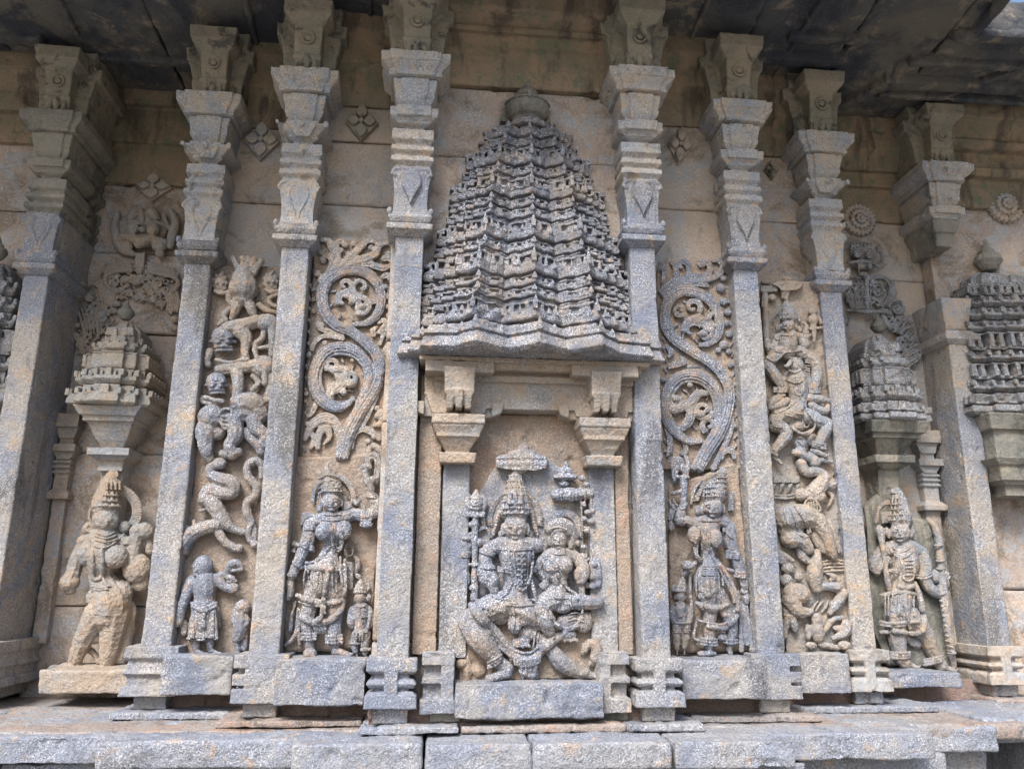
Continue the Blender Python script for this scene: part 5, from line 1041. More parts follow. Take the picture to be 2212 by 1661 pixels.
for P,w in (([(330,720),(240,690),(170,670),(150,630),(190,650)],[16,18,18,14,10]),([(330,740),(200,720),(130,760),(110,820)],[14,16,18,14]),([(570,700),(620,640),(600,610),(570,630)],[16,20,18,12]),([(540,720),(530,680),(560,660)],[16,18,10]),([(580,780),(600,720),(640,680)],[14,16,14]),([(640,860),(620,820),(630,780)],[12,16,10]),([(130,1100),(140,1180),(110,1250),(80,1280)],[14,18,16,10]),([(60,1440),(110,1340),(200,1290),(270,1320),(300,1400),(300,1500)],[16,30,40,34,26,20]),([(150,1500),(160,1400),(210,1350),(230,1420),(190,1470)],[18,26,26,18,10]),([(380,1500),(400,1400),(460,1360),(530,1390),(580,1440)],[16,22,24,22,14]),([(560,1280),(600,1250),(590,1320),(540,1340)],[24,26,22,14]),([(100,1500),(120,1440),(110,1380)],[12,16,12])): groove(r,s,P,w,26)
for x,y,q in ((200,770,20),(90,850,22),(110,800,18),(70,1120,18),(80,1330,20),(560,1220,20),(600,1310,24),(500,1450,20),(540,1420,22),(620,900,16),(630,950,14)): B(s,x,y,q,q,22,q*.7)
T(s,[(500,1560),(520,1480),(570,1500),(600,1560)],[20,24,26,20])
for k in range(30):
    side = k%2; y = 330+k*40; x = (108-y*.035 if side else 655-y*.02)+random.uniform(-6,6); B(s,x,y,13,15,14,12); T(s,[(x,y,14),(x+(14 if side else -14),y+22,16),(x+(4 if side else -4),y+34,10)],[8,8,5],False,6)
for k in range(24):
    a = k*.7; T(s,[(380+150*math.cos(a),470+150*math.sin(a),10),(380+118*math.cos(a+.15),470+118*math.sin(a+.15),24)],[10,7],False,6); T(s,[(290+140*math.cos(a),1010+140*math.sin(a),10),(290+112*math.cos(a+.15),1010+112*math.sin(a+.15),24)],[10,7],False,6)
r.out(s,'curling_leaves','relief_buff',vox=.0026)
t = relief('vine_scroll_panel', 1500,800,.24, 'right vine scroll panel of two big leafy coils, greyer, with curled leaf tops', 'scroll panel', 'vine scroll panels flanking the tower')
r = Rel(1620,620,2.9654,.25,t); T,B,F = r.T, r.B, r.F
s = Sh(); F(s,[(60,200),(150,90),(590,90),(620,200),(650,900),(690,1640),(100,1640),(70,900)],4,-20,1.0); r.out(s,'panel_ground','panel',vox=.0045,amp2=.003)
s = Sh()
main = [(380,1640),(440,1500),(520,1380),(575,1250),(600,1120),(590,1010),(520,900),(420,820),(300,750),(190,670),(130,570),(130,460),(170,370),(250,320),(350,330),(450,380),(510,470),(530,570),(510,660),(440,710),(380,720)]
groove(r,s,main,[34,48,48,44,42,40,38,37,37,38,40,40,40,40,40,38,36,34,30,24,14],34)
l2 = [(330,1640),(420,1480),(500,1340),(520,1200),(500,1080),(430,990),(330,950),(230,970),(160,1050),(130,1150),(140,1260),(200,1360),(300,1430),(400,1430)]
groove(r,s,l2,[24,26,28,36,44,46,48,48,48,46,42,36,28,16],38); T(s,[(120,640),(200,740),(340,820),(480,910),(560,1010),(600,1100)],11); T(s,[(270,880),(400,890),(520,960),(590,1070)],11)
groove(r,s,[(480,1640),(560,1480),(610,1350),(625,1200)],[20,24,22,16],24)
r.out(s,'vine_stem','relief',vox=.0028)
s = Sh()
for (x,y,R_,a,tn,w) in ((330,440,54,.6,-.8,22),(230,460,36,1,.8,16),(420,630,60,4.2,.8,24),(330,620,64,-.6,-.5,20),(500,520,50,1.6,.7,24)): spiral(r,s,x,y,R_*1.22,a,tn*1.15,w*1.1,w*.7,42)
groove(r,s,[(260,620),(290,550),(370,520),(420,570),(450,620)],[22,26,32,30,20],40); B(s,400,640,50,24,46)
for (x,y,R_,a,tn,w) in ((410,1200,60,.4,.9,24),(220,1140,54,.3,.9,22),(450,1310,44,2,.8,22)): spiral(r,s,x,y,R_*1.2,a,tn*1.15,w*1.1,w*.7,44)
groove(r,s,[(180,1170),(250,1180),(320,1140),(370,1080),(440,1080)],[30,34,36,30,20],42); groove(r,s,[(320,1180),(310,1260),(270,1320),(210,1350)],[34,36,30,16],42); B(s,190,1200,50,40,44,30); B(s,310,1020,26,24,46); B(s,200,1120,36,28,46); B(s,380,1230,50,34,46,30)
for P,w in (([(90,330),(180,250),(300,215),(420,210),(460,150),(430,100),(380,110),(390,140)],[20,22,22,24,24,20,16,12]),([(100,350),(250,250),(420,240),(520,200),(560,130),(520,90),(480,100)],[16,20,22,26,28,22,12]),([(120,380),(200,300),(320,265),(450,280)],[14,20,22,14]),([(300,200),(300,130),(260,100),(230,120),(250,150)],[20,22,20,16,12]),([(210,210),(200,130),(170,110)],[24,20,14]),([(90,120),(120,170),(110,260)],[22,20,14]),([(150,880),(230,860),(270,840),(240,810)],[18,22,20,12]),([(140,730),(170,770),(150,810)],[16,20,12]),([(130,1300),(160,1400),(160,1500),(140,1540)],[20,22,20,12]),([(270,1440),(280,1500),(240,1530)],[16,20,14]),([(540,1560),(560,1510),(620,1500),(640,1560)],[18,24,24,16])): groove(r,s,P,w,30)
for x,y,q in ((400,130,26),(540,300,40),(560,400,36),(590,480,34),(580,560,30),(600,640,34),(560,720,40),(600,770,26),(520,760,26),(610,870,24),(610,1140,30),(640,1320,22),(110,980,20),(100,560,10),(560,230,30),(620,300,22),(600,400,18),(190,860,20)): B(s,x,y,q,q,22,q*.7)
for k in range(34):
    side = k%2; y = 250+k*38; x = (100+y*.02 if side else 610+y*.03)+random.uniform(-6,6); B(s,x,y,14,16,14,12); T(s,[(x,y,14),(x+(14 if side else -16),y+22,16),(x+(4 if side else -6),y+34,10)],[8,8,5],False,6)
for k in range(24):
    a = k*.7; T(s,[(340+160*math.cos(a),540+165*math.sin(a),10),(340+126*math.cos(a+.15),540+128*math.sin(a+.15),24)],[10,7],False,6); T(s,[(330+150*math.cos(a),1190+160*math.sin(a),10),(330+118*math.cos(a+.15),1190+126*math.sin(a+.15),24)],[10,7],False,6)
r.out(s,'curling_leaves','relief',vox=.0026)
s = Sh(); r2 = Rel(1640,1120,3.075,.22,t)
for k in range(26): y = -560+k*84; r2.T(s,[(640+k*2.2+ (0 if y<0 else y*.05),y,0),(662+k*2.2+(0 if y<0 else y*.05),y+70,0)],[15,13],False)
r2.T(s,[(640,-560,-6),(700,500,-6),(745,1560,-6)],12); r.out(s,'rope_border','tower_dark',vox=.003)
# ================================================================ HUNTER AND BEASTS PANEL
t = relief('hunter_and_beasts_panel', 480,1410,.45, 'tall relief of lions and an elephant stacked above a serpent and a robed hunter', 'relief carving')
r = Rel(420,620,3.0767,.455,t); T,B,F = r.T, r.B, r.F
s = Sh(); F(s,[(300,140),(880,140),(760,1660),(300,1660),(200,1660),(240,900)],4,-30,1.0)
q = Rel(420,1120,3.0767,.455,t); q.F(s,[(220,0),(760,0),(640,1590),(10,1580),(60,1000),(200,300)],4,-30,1.0); r.out(s,'panel_ground','panel',vox=.0045,amp2=.003)
s = Sh()   # upside-down pot bellied lion on top
T(s,[(580,240,60),(580,320,66),(575,380,56)],[92,118,84]); T(s,[(590,220,56),(590,160,50)],[60,50],False)
for x0,y0,x1,y1 in ((560,170,500,80),(580,160,570,80),(610,160,620,80),(640,170,665,90),(660,200,720,100),(640,190,690,130),(540,180,520,110)): T(s,[(x0,y0,56),((x0+x1)/2,(y0+y1)/2,60),(x1,y1,54)],[22,18,26])
T(s,[(520,400,70),(640,400,70)],10); T(s,[(540,400,60),(520,470,66),(490,540,56)],[44,42,20]); T(s,[(610,400,60),(640,470,66),(675,560,50)],[40,40,18])
T(s,[(480,340,40),(470,400,40),(500,440,40)],[34,26,20])
r.out(s,'hanging_lion','relief_buff')
s = Sh()   # masks left and right of it
for cx,cy in ((400,280),(790,270)):
    if cx == 790: r.out(s,'side_mask','relief_tan'); s = Sh()
    for k in range(9): a = k*.7; B(s,cx+48*math.cos(a),cy+62*math.sin(a)-10,20,20,36,18)
    B(s,cx,cy,56,70,30,40); T(s,[(cx-40,cy+50,50),(cx,cy+70,56),(cx+50,cy+60,50)],16); B(s,cx-22,cy-10,13,13,74); B(s,cx+22,cy-10,13,13,74); T(s,[(cx,cy-60,50),(cx+20,cy-90,50)],14)
T(s,[(860,350,40),(780,390,50),(790,430,50),(860,460,40)],[16,18,16,14]); T(s,[(470,470,30),(430,520,40),(450,560,40)],[26,24,18]); T(s,[(440,540,30),(390,590,36)],[20,18]); T(s,[(700,440,40),(760,480,40),(840,500,30)],[26,26,18]); B(s,430,620,30,40,26)
r.out(s,'side_mask','relief_tan')
def lionhead(cx, cy, R_, name):
    s = Sh(); B(s,cx,cy,R_,R_*1.05,64,R_*.7); B(s,cx-.05*R_,cy+R_*.65,R_*.72,R_*.38,76,R_*.5)
    for k in range(15): a = -2.9+k*2.7/14; T(s,[(cx+R_*.3*math.cos(a),cy+R_*.35*math.sin(a),64+R_*.7),(cx+R_*.75*math.cos(a),cy+R_*.8*math.sin(a),64+R_*.55),(cx+R_*1.06*math.cos(a),cy+R_*1.1*math.sin(a),66)],[R_*.055,R_*.075,R_*.085],n=6)
    for q_ in (-1,1): B(s,cx+q_*R_*.42,cy+R_*.28,R_*.28,R_*.26,64+R_*.62,R_*.22); B(s,cx+q_*R_*.42,cy+R_*.28,R_*.13,R_*.13,64+R_*.86,R_*.1); T(s,[(cx+q_*R_*.85,cy+R_*.2,70),(cx+q_*R_*1.2,cy+R_*.25,60)],[R_*.22,R_*.14]); T(s,[(cx+q_*.1*R_,cy+.02*R_,64+R_*.75),(cx+q_*.5*R_,cy-.08*R_,64+R_*.72)],R_*.07)
    T(s,[(cx-.7*R_,cy+R_*.75,64+R_*.4),(cx,cy+R_*.62,64+R_*.66),(cx+.8*R_,cy+R_*.72,64+R_*.4)],R_*.13); T(s,[(cx-.65*R_,cy+R_*1.08,64+R_*.3),(cx,cy+R_*1.0,64+R_*.5),(cx+.9*R_,cy+R_*1.0,64+R_*.3)],R_*.12)
    r.out(s,name,'relief')
lionhead(420,700,84,'lion_head')
s = Sh()
T(s,[(470,620,60),(600,590,70),(700,560,60)],[60,56,50]); B(s,760,570,96,70,60,56); T(s,[(800,600,60),(805,700,64),(800,820,50)],[40,34,30]); T(s,[(560,640,66),(600,700,74),(590,790,76),(600,860,70)],[70,50,34,30]); T(s,[(740,640,50),(720,700,50),(670,740,56),(680,830,64),(730,900,70),(740,1000,60)],[24,26,22,20,20,26]); T(s,[(770,760,40),(700,770,46)],[20,16]); T(s,[(320,800,50),(300,860,50),(310,900,46)],[34,30,26]); B(s,590,860,44,26,80)
T(s,[(370,860,80),(470,880,84),(560,860,70)],14); r.out(s,'upper_lion_body','relief_buff')
lionhead(370,1040,74,'lion_head')
s = Sh(); B(s,390,935,34,34,60); T(s,[(440,930,40),(560,920,56),(680,900,62)],[54,50,50]); B(s,730,910,96,92,60,60); T(s,[(530,960,64),(540,1060,76),(530,1150,70)],[50,44,36]); T(s,[(790,980,50),(780,1080,56),(765,1160,50)],[34,30,26]); T(s,[(660,980,40),(700,1040,44),(650,1090,44)],[28,26,20]); B(s,530,1165,54,24,80); B(s,765,1170,40,30,56)
for k in range(4): B(s,488+k*28,1170,12,16,94)
T(s,[(660,780,90),(690,850,92),(740,930,94),(745,1040,84)],[16,18,20,26]); T(s,[(290,1150,80),(350,1165,90),(420,1180,80)],20); T(s,[(280,1190,70),(330,1200,76)],16); B(s,270,1170,30,40,50)
r.out(s,'lower_lion_body','relief_buff')
s = Sh()   # elephant
B(s,620,1240,130,110,60,80); T(s,[(560,1200,70),(650,1200,76),(720,1290,60)],[80,90,60]); B(s,330,1300,100,100,80,76); B(s,290,1410,82,110,80,66); T(s,[(290,1440,80),(290,1540,84),(320,1620,70)],[70,52,36]); B(s,380,1420,70,60,60,50)
T(s,[(500,1320,80),(520,1430,90),(480,1520,90),(500,1590,84)],[70,60,50,44]); T(s,[(470,1580,84),(540,1570,84)],[40,36],False); T(s,[(660,1310,70),(680,1380,76),(740,1440,70),(745,1510,66)],[66,56,44,38]); T(s,[(600,1420,40),(680,1500,46),(720,1570,44)],[44,40,34])
T(s,[(390,1280,120),(430,1240,134),(490,1250,130),(480,1340,130),(440,1390,120),(400,1330,120)],[12,14,14,12,12,12]); B(s,440,1310,50,66,110,14)
for k in range(3): T(s,[(410+k*10,1290+k*34,134),(450+k*8,1300+k*32,138),(475,1280+k*34,132)],7)
T(s,[(270,1270,120),(300,1310,140),(260,1330,130)],9); B(s,300,1545,40,60,108,26)
r.out(s,'elephant','relief')
r = q; T,B,F = r.T, r.B, r.F
s = Sh()   # beast and serpents
T(s,[(410,130,70),(340,140,66),(330,200,60),(400,240,70),(490,270,72),(500,340,66),(420,350,70),(330,330,60),(290,390,56)],[34,36,40,52,56,54,50,60,60]); T(s,[(330,400,60),(380,480,70),(430,560,76),(500,620,60),(600,650,50)],[66,60,52,34,26]); T(s,[(380,590,70),(290,610,74),(200,650,76),(140,720,66),(130,790,50)],[50,52,56,54,36]); T(s,[(390,640,60),(430,710,64),(510,770,56)],[36,32,30]); B(s,550,770,34,34,50)
T(s,[(250,480,60),(290,470,66),(320,430,66)],[12,14,14]); T(s,[(200,560,60),(210,600,70)],[14,18]); T(s,[(120,590,50),(150,620,60)],[18,22]); T(s,[(420,40,60),(490,60,60),(520,20,60)],[30,34,30]); B(s,390,120,60,46,60,34)
r.out(s,'leaping_beast','relief')
s = Sh(); T(s,[(720,220,40),(720,130,46),(665,100,56),(610,140,60),(620,220,60),(680,300,60),(670,370,60),(610,420,62),(610,500,60),(640,570,58),(620,660,56),(640,720,50)],[24,30,32,30,32,34,34,34,34,30,26,24]); B(s,665,740,34,34,46); T(s,[(640,560,50),(670,640,46),(660,720,44)],[20,22,20])
for k in range(14): 
    y = 150+k*40; x = 612+ (50 if 6>k>2 else 0)
r.out(s,'serpent','relief')
s = Sh()   # hunter in robe
T(s,[(290,1010,60),(285,1080,66),(280,1170,60)],[72,80,74]); T(s,[(280,1190,60),(272,1280,60),(268,1370,50)],[84,86,84]); F(s,[(195,1180),(368,1180),(385,1320),(392,1470),(150,1470),(165,1320)],118,20,.94); B(s,270,905,74,78,76,56); B(s,230,960,36,34,70); T(s,[(285,960,60),(290,1010,60)],[40,50],False)
T(s,[(190,1040,56),(150,1120,62),(110,1210,66),(85,1310,66)],[42,40,36,32]); B(s,72,1325,42,48,70,30); T(s,[(180,1010,40),(130,1100,40)],[34,30]); T(s,[(370,1000,56),(430,1060,66),(500,1080,74)],[38,34,30]); B(s,500,1075,50,40,76,28); B(s,410,985,40,40,50)
T(s,[(215,1440,50),(215,1530,50)],[34,28]); T(s,[(320,1440,50),(325,1530,50)],[34,28]); r.foot(s,215,1560,1,.3,56,42); r.foot(s,325,1550,1,.3,56,44); T(s,[(120,1340,30),(120,1420,30)],[30,26]); T(s,[(370,1240,40),(385,1370,40)],[26,24])
h = r.out(s,'hunter_figure','relief')
s = Sh(); r.snap(h); T(s,[(180,1190,130),(270,1225,145),(370,1190,130)],12); T(s,[(185,1215,130),(270,1250,145),(370,1215,130)],12)
for x in (270,282): T(s,[(x,1250,140),(x-2,1350,145),(x-4,1465,140)],6)
for x in (200,335,350): T(s,[(x,1260,130),(x,1450,130)],5)
T(s,[(150,1462,110),(265,1475,145),(380,1462,110)],8); r.out(s,'belted_robe','relief',parent=h); r.snap(None)
s = Sh(); T(s,[(460,950,50),(480,900,60),(530,880,60),(565,910,56)],[26,30,26,20]); T(s,[(470,940,60),(520,940,66),(570,935,60)],14); T(s,[(440,980,50),(500,1000,56)],[24,20],False); T(s,[(460,1030,50),(520,1020,50)],[18,16],False); r.out(s,'beast_mask','relief')
s = Sh(); B(s,575,1220,60,56,60,44); T(s,[(560,1270,50),(560,1370,54),(540,1450,50)],[50,56,50]); T(s,[(590,1280,60),(610,1340,70),(560,1370,80),(540,1340,84)],[24,24,22,20]); T(s,[(530,1460,50),(535,1560,46)],[30,24]); T(s,[(590,1400,50),(590,1540,40)],[26,22]); B(s,510,1290,26,60,50); B(s,610,1200,24,24,60); r.out(s,'child_figure','relief')

# ================================================================ RIDER AND ELEPHANT PANEL
t = relief('rider_and_elephant_panel', 1730,1400,.42, 'tall relief of a man on a squatting winged bearer above an elephant', 'relief carving')
r = Rel(1880,680,3.4615,.415,t); T,B,F = r.T, r.B, r.F
q = Rel(1900,1140,3.3222,.415,t)
s = Sh(); F(s,[(70,90),(560,80),(640,760),(700,1660),(160,1660),(100,760)],4,-30,1.0); q.F(s,[(90,0),(600,0),(690,900),(760,1600),(220,1640),(130,600)],4,-30,1.0); r.out(s,'panel_ground','relief_tan',vox=.0045,amp2=.003)
s = Sh()
T(s,[(310,560,60),(310,640,70),(300,700,60)],[90,84,80]); T(s,[(215,570,50),(310,545,60),(410,560,50)],[42,46,42]); r.face(s,310,465,70,62,104); T(s,[(310,520,70),(310,550,66)],[40,44],False)
T(s,[(210,570,50),(190,640,60),(140,660,70)],[36,34,30]); T(s,[(140,670,60),(130,600,60)],[32,30]); T(s,[(410,570,50),(450,640,60),(470,620,70)],[36,34,28]); r.hand(s,465,560,.0,-1,80,50); T(s,[(460,640,60),(465,560,70)],[30,28]); T(s,[(190,640,50),(150,720,50)],[30,24])
T(s,[(240,690,70),(180,740,84),(130,800,90)],[60,56,50]); T(s,[(135,810,90),(200,900,100),(245,980,96)],[54,52,40]); T(s,[(400,690,60),(520,760,70),(565,840,76)],[60,58,52]); T(s,[(565,840,80),(555,930,90),(540,1010,86)],[54,50,38]); T(s,[(245,990,90),(230,1060,86)],[36,34]); T(s,[(540,1010,84),(545,1060,84)],[36,34])
rd = r.out(s,'rider_figure','relief_buff')
s = Sh(); r.crown(s,[312,308,304,300,300],[(405,84),(370,78),(330,64),(290,50),(262,30)],76); r.halo(s,270,430,90,100,30,-1.6,.0,14,9); r.halo(s,340,430,66,80,30,.2,1.6,10,9); B(s,215,480,20,40,70); B(s,410,500,26,36,70); r.out(s,'crown','relief_buff',parent=rd)
s = Sh(); r.snap(rd); 
for x in (275,330,350): r.beads(s,[(x,560,130),(x,620,140),(x,680,130)],7)
r.band(s,250,530,370,530,8,120,20,2,14,True); r.band(s,195,670,280,680,8,120,10,2,14,True); T(s,[(120,740,90),(200,770,120),(280,700,130),(360,690,130),(430,680,110)],10); r.band(s,190,1000,300,1000,10,130,16,3,18,True); r.band(s,495,1005,590,1005,10,120,16,3,18,True); r.band(s,200,560,240,560,7,90,6,3,12,True); r.out(s,'ornaments','relief_buff',parent=rd); r.snap(None)
s = Sh()   # umbrella and staffs
B(s,300,62,54,26,40,30); F(s,[(165,105),(220,80),(380,78),(440,95),(440,125),(390,160),(250,165),(220,130)],96,0); T(s,[(280,160,50),(265,220,50)],[50,20]); T(s,[(310,170,56),(295,240,60)],[16,16])
for i in range(12): B(s,240+i*16,100+6*math.sin(i),7,9,98)
B(s,120,90,50,22,30,26); F(s,[(70,120),(220,120),(225,170),(75,175)],66,0); B(s,175,225,42,42,46,26); B(s,175,225,24,24,66,14); T(s,[(110,200,40),(115,330,46),(120,470,50),(125,600,50),(140,700,50)],[30,26,34,26,22]); 
for y in (340,440,480,520,560): B(s,122,y,34,14,50,26)
r.beads(s,[(95,180,50),(90,240,50),(85,300,44)],10); T(s,[(520,420,60),(530,480,60),(535,600,56)],[54,30,16]); B(s,525,345,50,36,50,40); B(s,535,400,46,40,60,36); F(s,[(490,480),(590,470),(600,490),(500,505)],80,20); T(s,[(545,490,60),(600,480,56)],14,False); T(s,[(575,400,40),(590,440,40)],[20,20])
T(s,[(440,440,60),(470,470,66),(450,540,60)],[16,22,26]); r.out(s,'umbrella_and_staffs','relief_tan')
s = Sh()   # bearer
B(s,375,810,80,84,100,70); T(s,[(330,780,165),(300,815,190),(280,805,180)],[24,20,10]); B(s,350,770,14,12,162); B(s,410,775,14,12,160); T(s,[(320,850,160),(370,870,166),(420,850,160)],10); T(s,[(330,740,150),(350,745,160)],9); T(s,[(395,745,158),(425,750,150)],9)
for k in range(8): T(s,[(450+8*math.sin(k),740+k*22,110),(500,742+k*24,90)],[9,9],False)
T(s,[(370,930,70),(390,1020,76),(390,1120,66),(370,1200,70)],[112,96,84,96]); T(s,[(270,950,60),(240,1050,60)],[56,50]); T(s,[(480,950,60),(500,1060,60)],[50,46])
T(s,[(300,1240,80),(220,1260,90),(190,1330,90)],[80,70,60]); T(s,[(200,1320,90),(290,1380,96),(270,1450,96),(190,1540,80)],[60,62,56,40]); T(s,[(460,1240,80),(570,1290,90),(650,1310,96)],[76,66,56]); T(s,[(650,1320,96),(620,1400,100),(570,1490,84)],[60,54,42]); B(s,375,1330,100,60,70,50)
T(s,[(185,1560,76),(190,1590,70)],[36,36],False); r.foot(s,185,1595,.8,.6,76,54); r.foot(s,530,1545,1,.28,80,72); T(s,[(240,1090,80),(180,1120,100),(170,1170,100)],[44,44,40]); T(s,[(170,1170,96),(250,1150,110),(300,1110,110)],[40,36,30]); T(s,[(500,1090,90),(600,1100,100),(660,1120,90)],[44,36,26]); T(s,[(510,1150,80),(570,1190,90),(640,1200,90),(650,1150,80)],[36,40,34,26])
for k in range(4): B(s,196+k*26,1080-k*4,20,12,120); B(s,520+k*34,1085+k*10,20,12,120)
br = r.out(s,'winged_bearer','relief_buff')
s = Sh(); r.snap(br); r.beads(s,[(290,930,120),(380,960,150),(450,930,130)],10); r.beads(s,[(350,960,150),(380,1050,160),(430,1060,160),(450,980,150)],8); r.beads(s,[(380,1120,150),(300,1180,150),(220,1220,140),(170,1210,120)],11); r.beads(s,[(450,1120,150),(480,1210,150),(540,1300,150),(520,1380,140),(440,1410,130),(360,1370,130)],12,15); r.band(s,290,1200,440,1230,10,150,10,3,18); r.band(s,160,1270,260,1290,9,150,10,4,18,True); T(s,[(340,1340,150),(430,1400,140),(530,1360,130)],16)
T(s,[(430,1260,140),(450,1340,150),(490,1330,150),(480,1270,150)],9); r.band(s,155,1520,220,1550,11,120,10,3,18,True); r.band(s,525,1470,640,1490,12,120,16,3,20,True); T(s,[(400,985,150),(420,1090,155)],8); r.out(s,'ornaments','relief_buff',parent=br); r.snap(None)
s = Sh(); B(s,420,1480,60,60,70,44); T(s,[(400,1460,110),(440,1500,120)],8); T(s,[(370,1560,76),(440,1580,86),(500,1620,80)],[34,32,30]); T(s,[(420,1540,70),(430,1580,70)],[50,46]); B(s,540,1640,60,60,70,44); T(s,[(500,1480,50),(530,1420,46)],[30,30]); T(s,[(600,1620,50),(680,1640,50)],[40,24]); r.out(s,'small_fighter','relief_buff')
r = q; T,B,F = r.T, r.B, r.F
s = Sh()   # elephant
T(s,[(340,60,60),(380,130,66),(470,130,66),(530,170,70),(490,250,80),(440,310,80)],[46,46,44,50,70,76]); T(s,[(550,250,60),(630,225,50)],[28,16]); B(s,460,330,90,80,80,70); B(s,340,320,60,60,60,50); B(s,430,20,60,70,50,40)
B(s,250,560,120,170,60,90); T(s,[(220,520,70),(340,500,90),(430,520,90)],[120,110,90]); T(s,[(250,680,70),(340,700,90),(400,770,90)],[90,70,50]); T(s,[(460,530,90),(540,640,90),(580,760,80),(600,820,70)],[84,66,52,42]); T(s,[(440,660,50),(520,780,50)],[50,40]); T(s,[(560,560,50),(620,700,50),(660,790,40)],[40,34,26]); r.foot(s,560,815,1,.1,60,44)
T(s,[(380,370,130),(420,350,146),(470,380,146),(500,450,136),(440,450,146),(390,430,140),(370,390,130)],11); B(s,430,410,60,50,120,16)
for k in range(4): T(s,[(400+k*22,380,150),(410+k*22,440,148)],6)
el = r.out(s,'elephant','relief_buff')
s = Sh(); r.snap(el); r.beads(s,[(250,430,130),(290,530,150),(320,640,140)],8); r.beads(s,[(290,420,140),(360,520,160),(400,640,140)],11); T(s,[(310,420,140),(380,520,160),(420,630,140)],8); T(s,[(200,470,130),(230,560,150)],7); r.beads(s,[(300,640,140),(380,670,130),(410,650,120)],9); r.out(s,'harness','relief_buff',parent=el); r.snap(None)
s = Sh()   # fighting beasts below
T(s,[(470,800,60),(460,900,66),(450,1000,60),(470,1100,60)],[34,60,66,44]); T(s,[(320,740,50),(350,830,60),(400,870,60)],[40,40,30]); B(s,230,930,60,46,50,34); B(s,180,850,46,60,46,34); T(s,[(150,800,40),(200,830,50),(270,870,50)],[26,34,20]); B(s,220,1030,56,50,46,36); B(s,322,1000,40,40,60,24)
B(s,300,1140,120,90,60,66); T(s,[(250,1200,60),(320,1290,66),(420,1290,60)],[76,56,30]); T(s,[(210,1220,40),(220,1350,36),(210,1500,30)],[30,28,20]); T(s,[(260,1330,50),(280,1400,50),(290,1450,46)],[34,34,24]); T(s,[(480,1090,60),(560,1080,60),(640,1090,50)],[40,34,46]); T(s,[(690,1140,50),(640,1220,56),(580,1300,50)],[46,40,24]); T(s,[(560,980,30),(620,1000,40),(580,1030,30)],[16,22,14])
B(s,470,1360,50,60,60,40); T(s,[(470,1430,50),(480,1500,50)],[60,50]); T(s,[(400,1420,50),(400,1500,50)],[30,26]); B(s,420,1570,50,30,50); T(s,[(500,1560,40),(640,1590,40)],[26,26]); B(s,700,1570,60,40,56,34); T(s,[(720,1400,50),(700,1470,56),(610,1510,50)],[46,40,20]); B(s,660,1430,60,30,40); T(s,[(540,1450,40),(600,1360,40),(680,1340,40)],[20,26,20])
for k in range(6): T(s,[(360+k*50,1300+20*math.sin(k*2),20),(400+k*48,1240+30*math.sin(k*3),26),(440+k*40,1200,20)],[10,12,8])
r.out(s,'fighting_beasts','relief_buff',vox=.003,amp=.002)
s = Sh()   # little arcade and leaves
for k in range(3): F(s,[(110+k*75,165),(180+k*75,165),(180+k*75,220),(110+k*75,225)],36,0)
for k in range(4): T(s,[(95+k*68,300,20),(110+k*68,250,36),(128+k*68,240,30)],[12,16,10])
for y in (320,345): T(s,[(110,y,20),(200,y+8,24),(290,y-2,20)],9)
for k in range(4): T(s,[(500,880+k*28,20),(600,860+k*30,30),(690,870+k*26,20)],10)
T(s,[(560,300,30),(600,340,30),(560,420,30)],[18,20,14]); r.out(s,'small_arcade','relief_tan')

# ================================================================ MASK ARCHES
t = relief('mask_arch_carving', 300,560,.93, 'bulging eyed mask with plumed leafy arch spilling down, left of the second pilaster', 'relief carving', 'mask carvings over the side shrines')
r = Rel(150,500,4.1531,.955,t); T,B,F = r.T, r.B, r.F
s = Sh()
B(s,860,300,270,230,20,60); T(s,[(600,130,50),(570,260,56),(590,400,60),(650,520,60),(760,560,50)],[30,44,54,50,34]); T(s,[(1150,110,50),(1200,220,60),(1170,360,60),(1140,480,50)],[26,44,50,40]); B(s,760,300,64,66,110,56); B(s,965,310,68,74,120,60); B(s,975,335,26,26,186); B(s,855,310,34,34,100); T(s,[(690,250,110),(760,220,150),(840,250,120)],14); T(s,[(890,250,120),(970,220,160),(1060,260,120)],14)
T(s,[(650,380,80),(760,400,110),(850,440,130),(940,410,110),(1080,440,80)],[40,50,60,50,44]); B(s,820,450,56,60,130,40); B(s,1030,480,80,70,80,60); B(s,1040,560,50,46,90,40); B(s,690,480,70,60,70,50); T(s,[(840,100,60),(850,200,80),(860,270,90)],[30,34,20]); T(s,[(780,120,50),(740,200,70)],[50,50]); T(s,[(950,130,60),(990,190,70)],[60,54]); T(s,[(1080,150,50),(1100,220,50),(1130,300,50)],[26,24,20])
for k in range(3): T(s,[(800+k*34,560,60),(795+k*34,640,66),(800+k*30,720,60)],[18,18,16])
B(s,830,740,40,50,60)
r.out(s,'mask','relief_tan',vox=.0034,amp=.0015)
s = Sh(); r.ds = 2.; r.rs = 1.15
for k in range(4): groove(r,s,[(740,670+k*22),(620,660+k*26),(500,690+k*28),(470,790+k*20),(500+k*12,900+k*10)],[18,20,20,18,12],24+k*6,(1,))
for k in range(4): groove(r,s,[(920,660+k*26),(1040,700+k*24),(1180,740+k*20),(1230,850+k*10),(1210-k*14,960)],[18,20,20,18,12],24+k*6,(1,))
for k in range(5): r.beads(s,[(300+k*44,890-k*14,24),(400+k*38,960-k*16,30),(440+k*34,1090-k*6,26)],9)
for k in range(4): T(s,[(240+k*30,930-k*20,24),(340+k*30,870-k*10,30),(440+k*30,960-k*8,30),(480+k*28,1090,24)],12)
for k in range(6): (r.beads if k%2 else T)(s,[(180+k*42,1120,20),(220+k*40,1250,26),(250+k*36,1400,20)],11)
for k in range(4): r.beads(s,[(140+k*24,1380+k*30,20),(190+k*20,1500+k*20,22),(230+k*10,1600,20)],10)
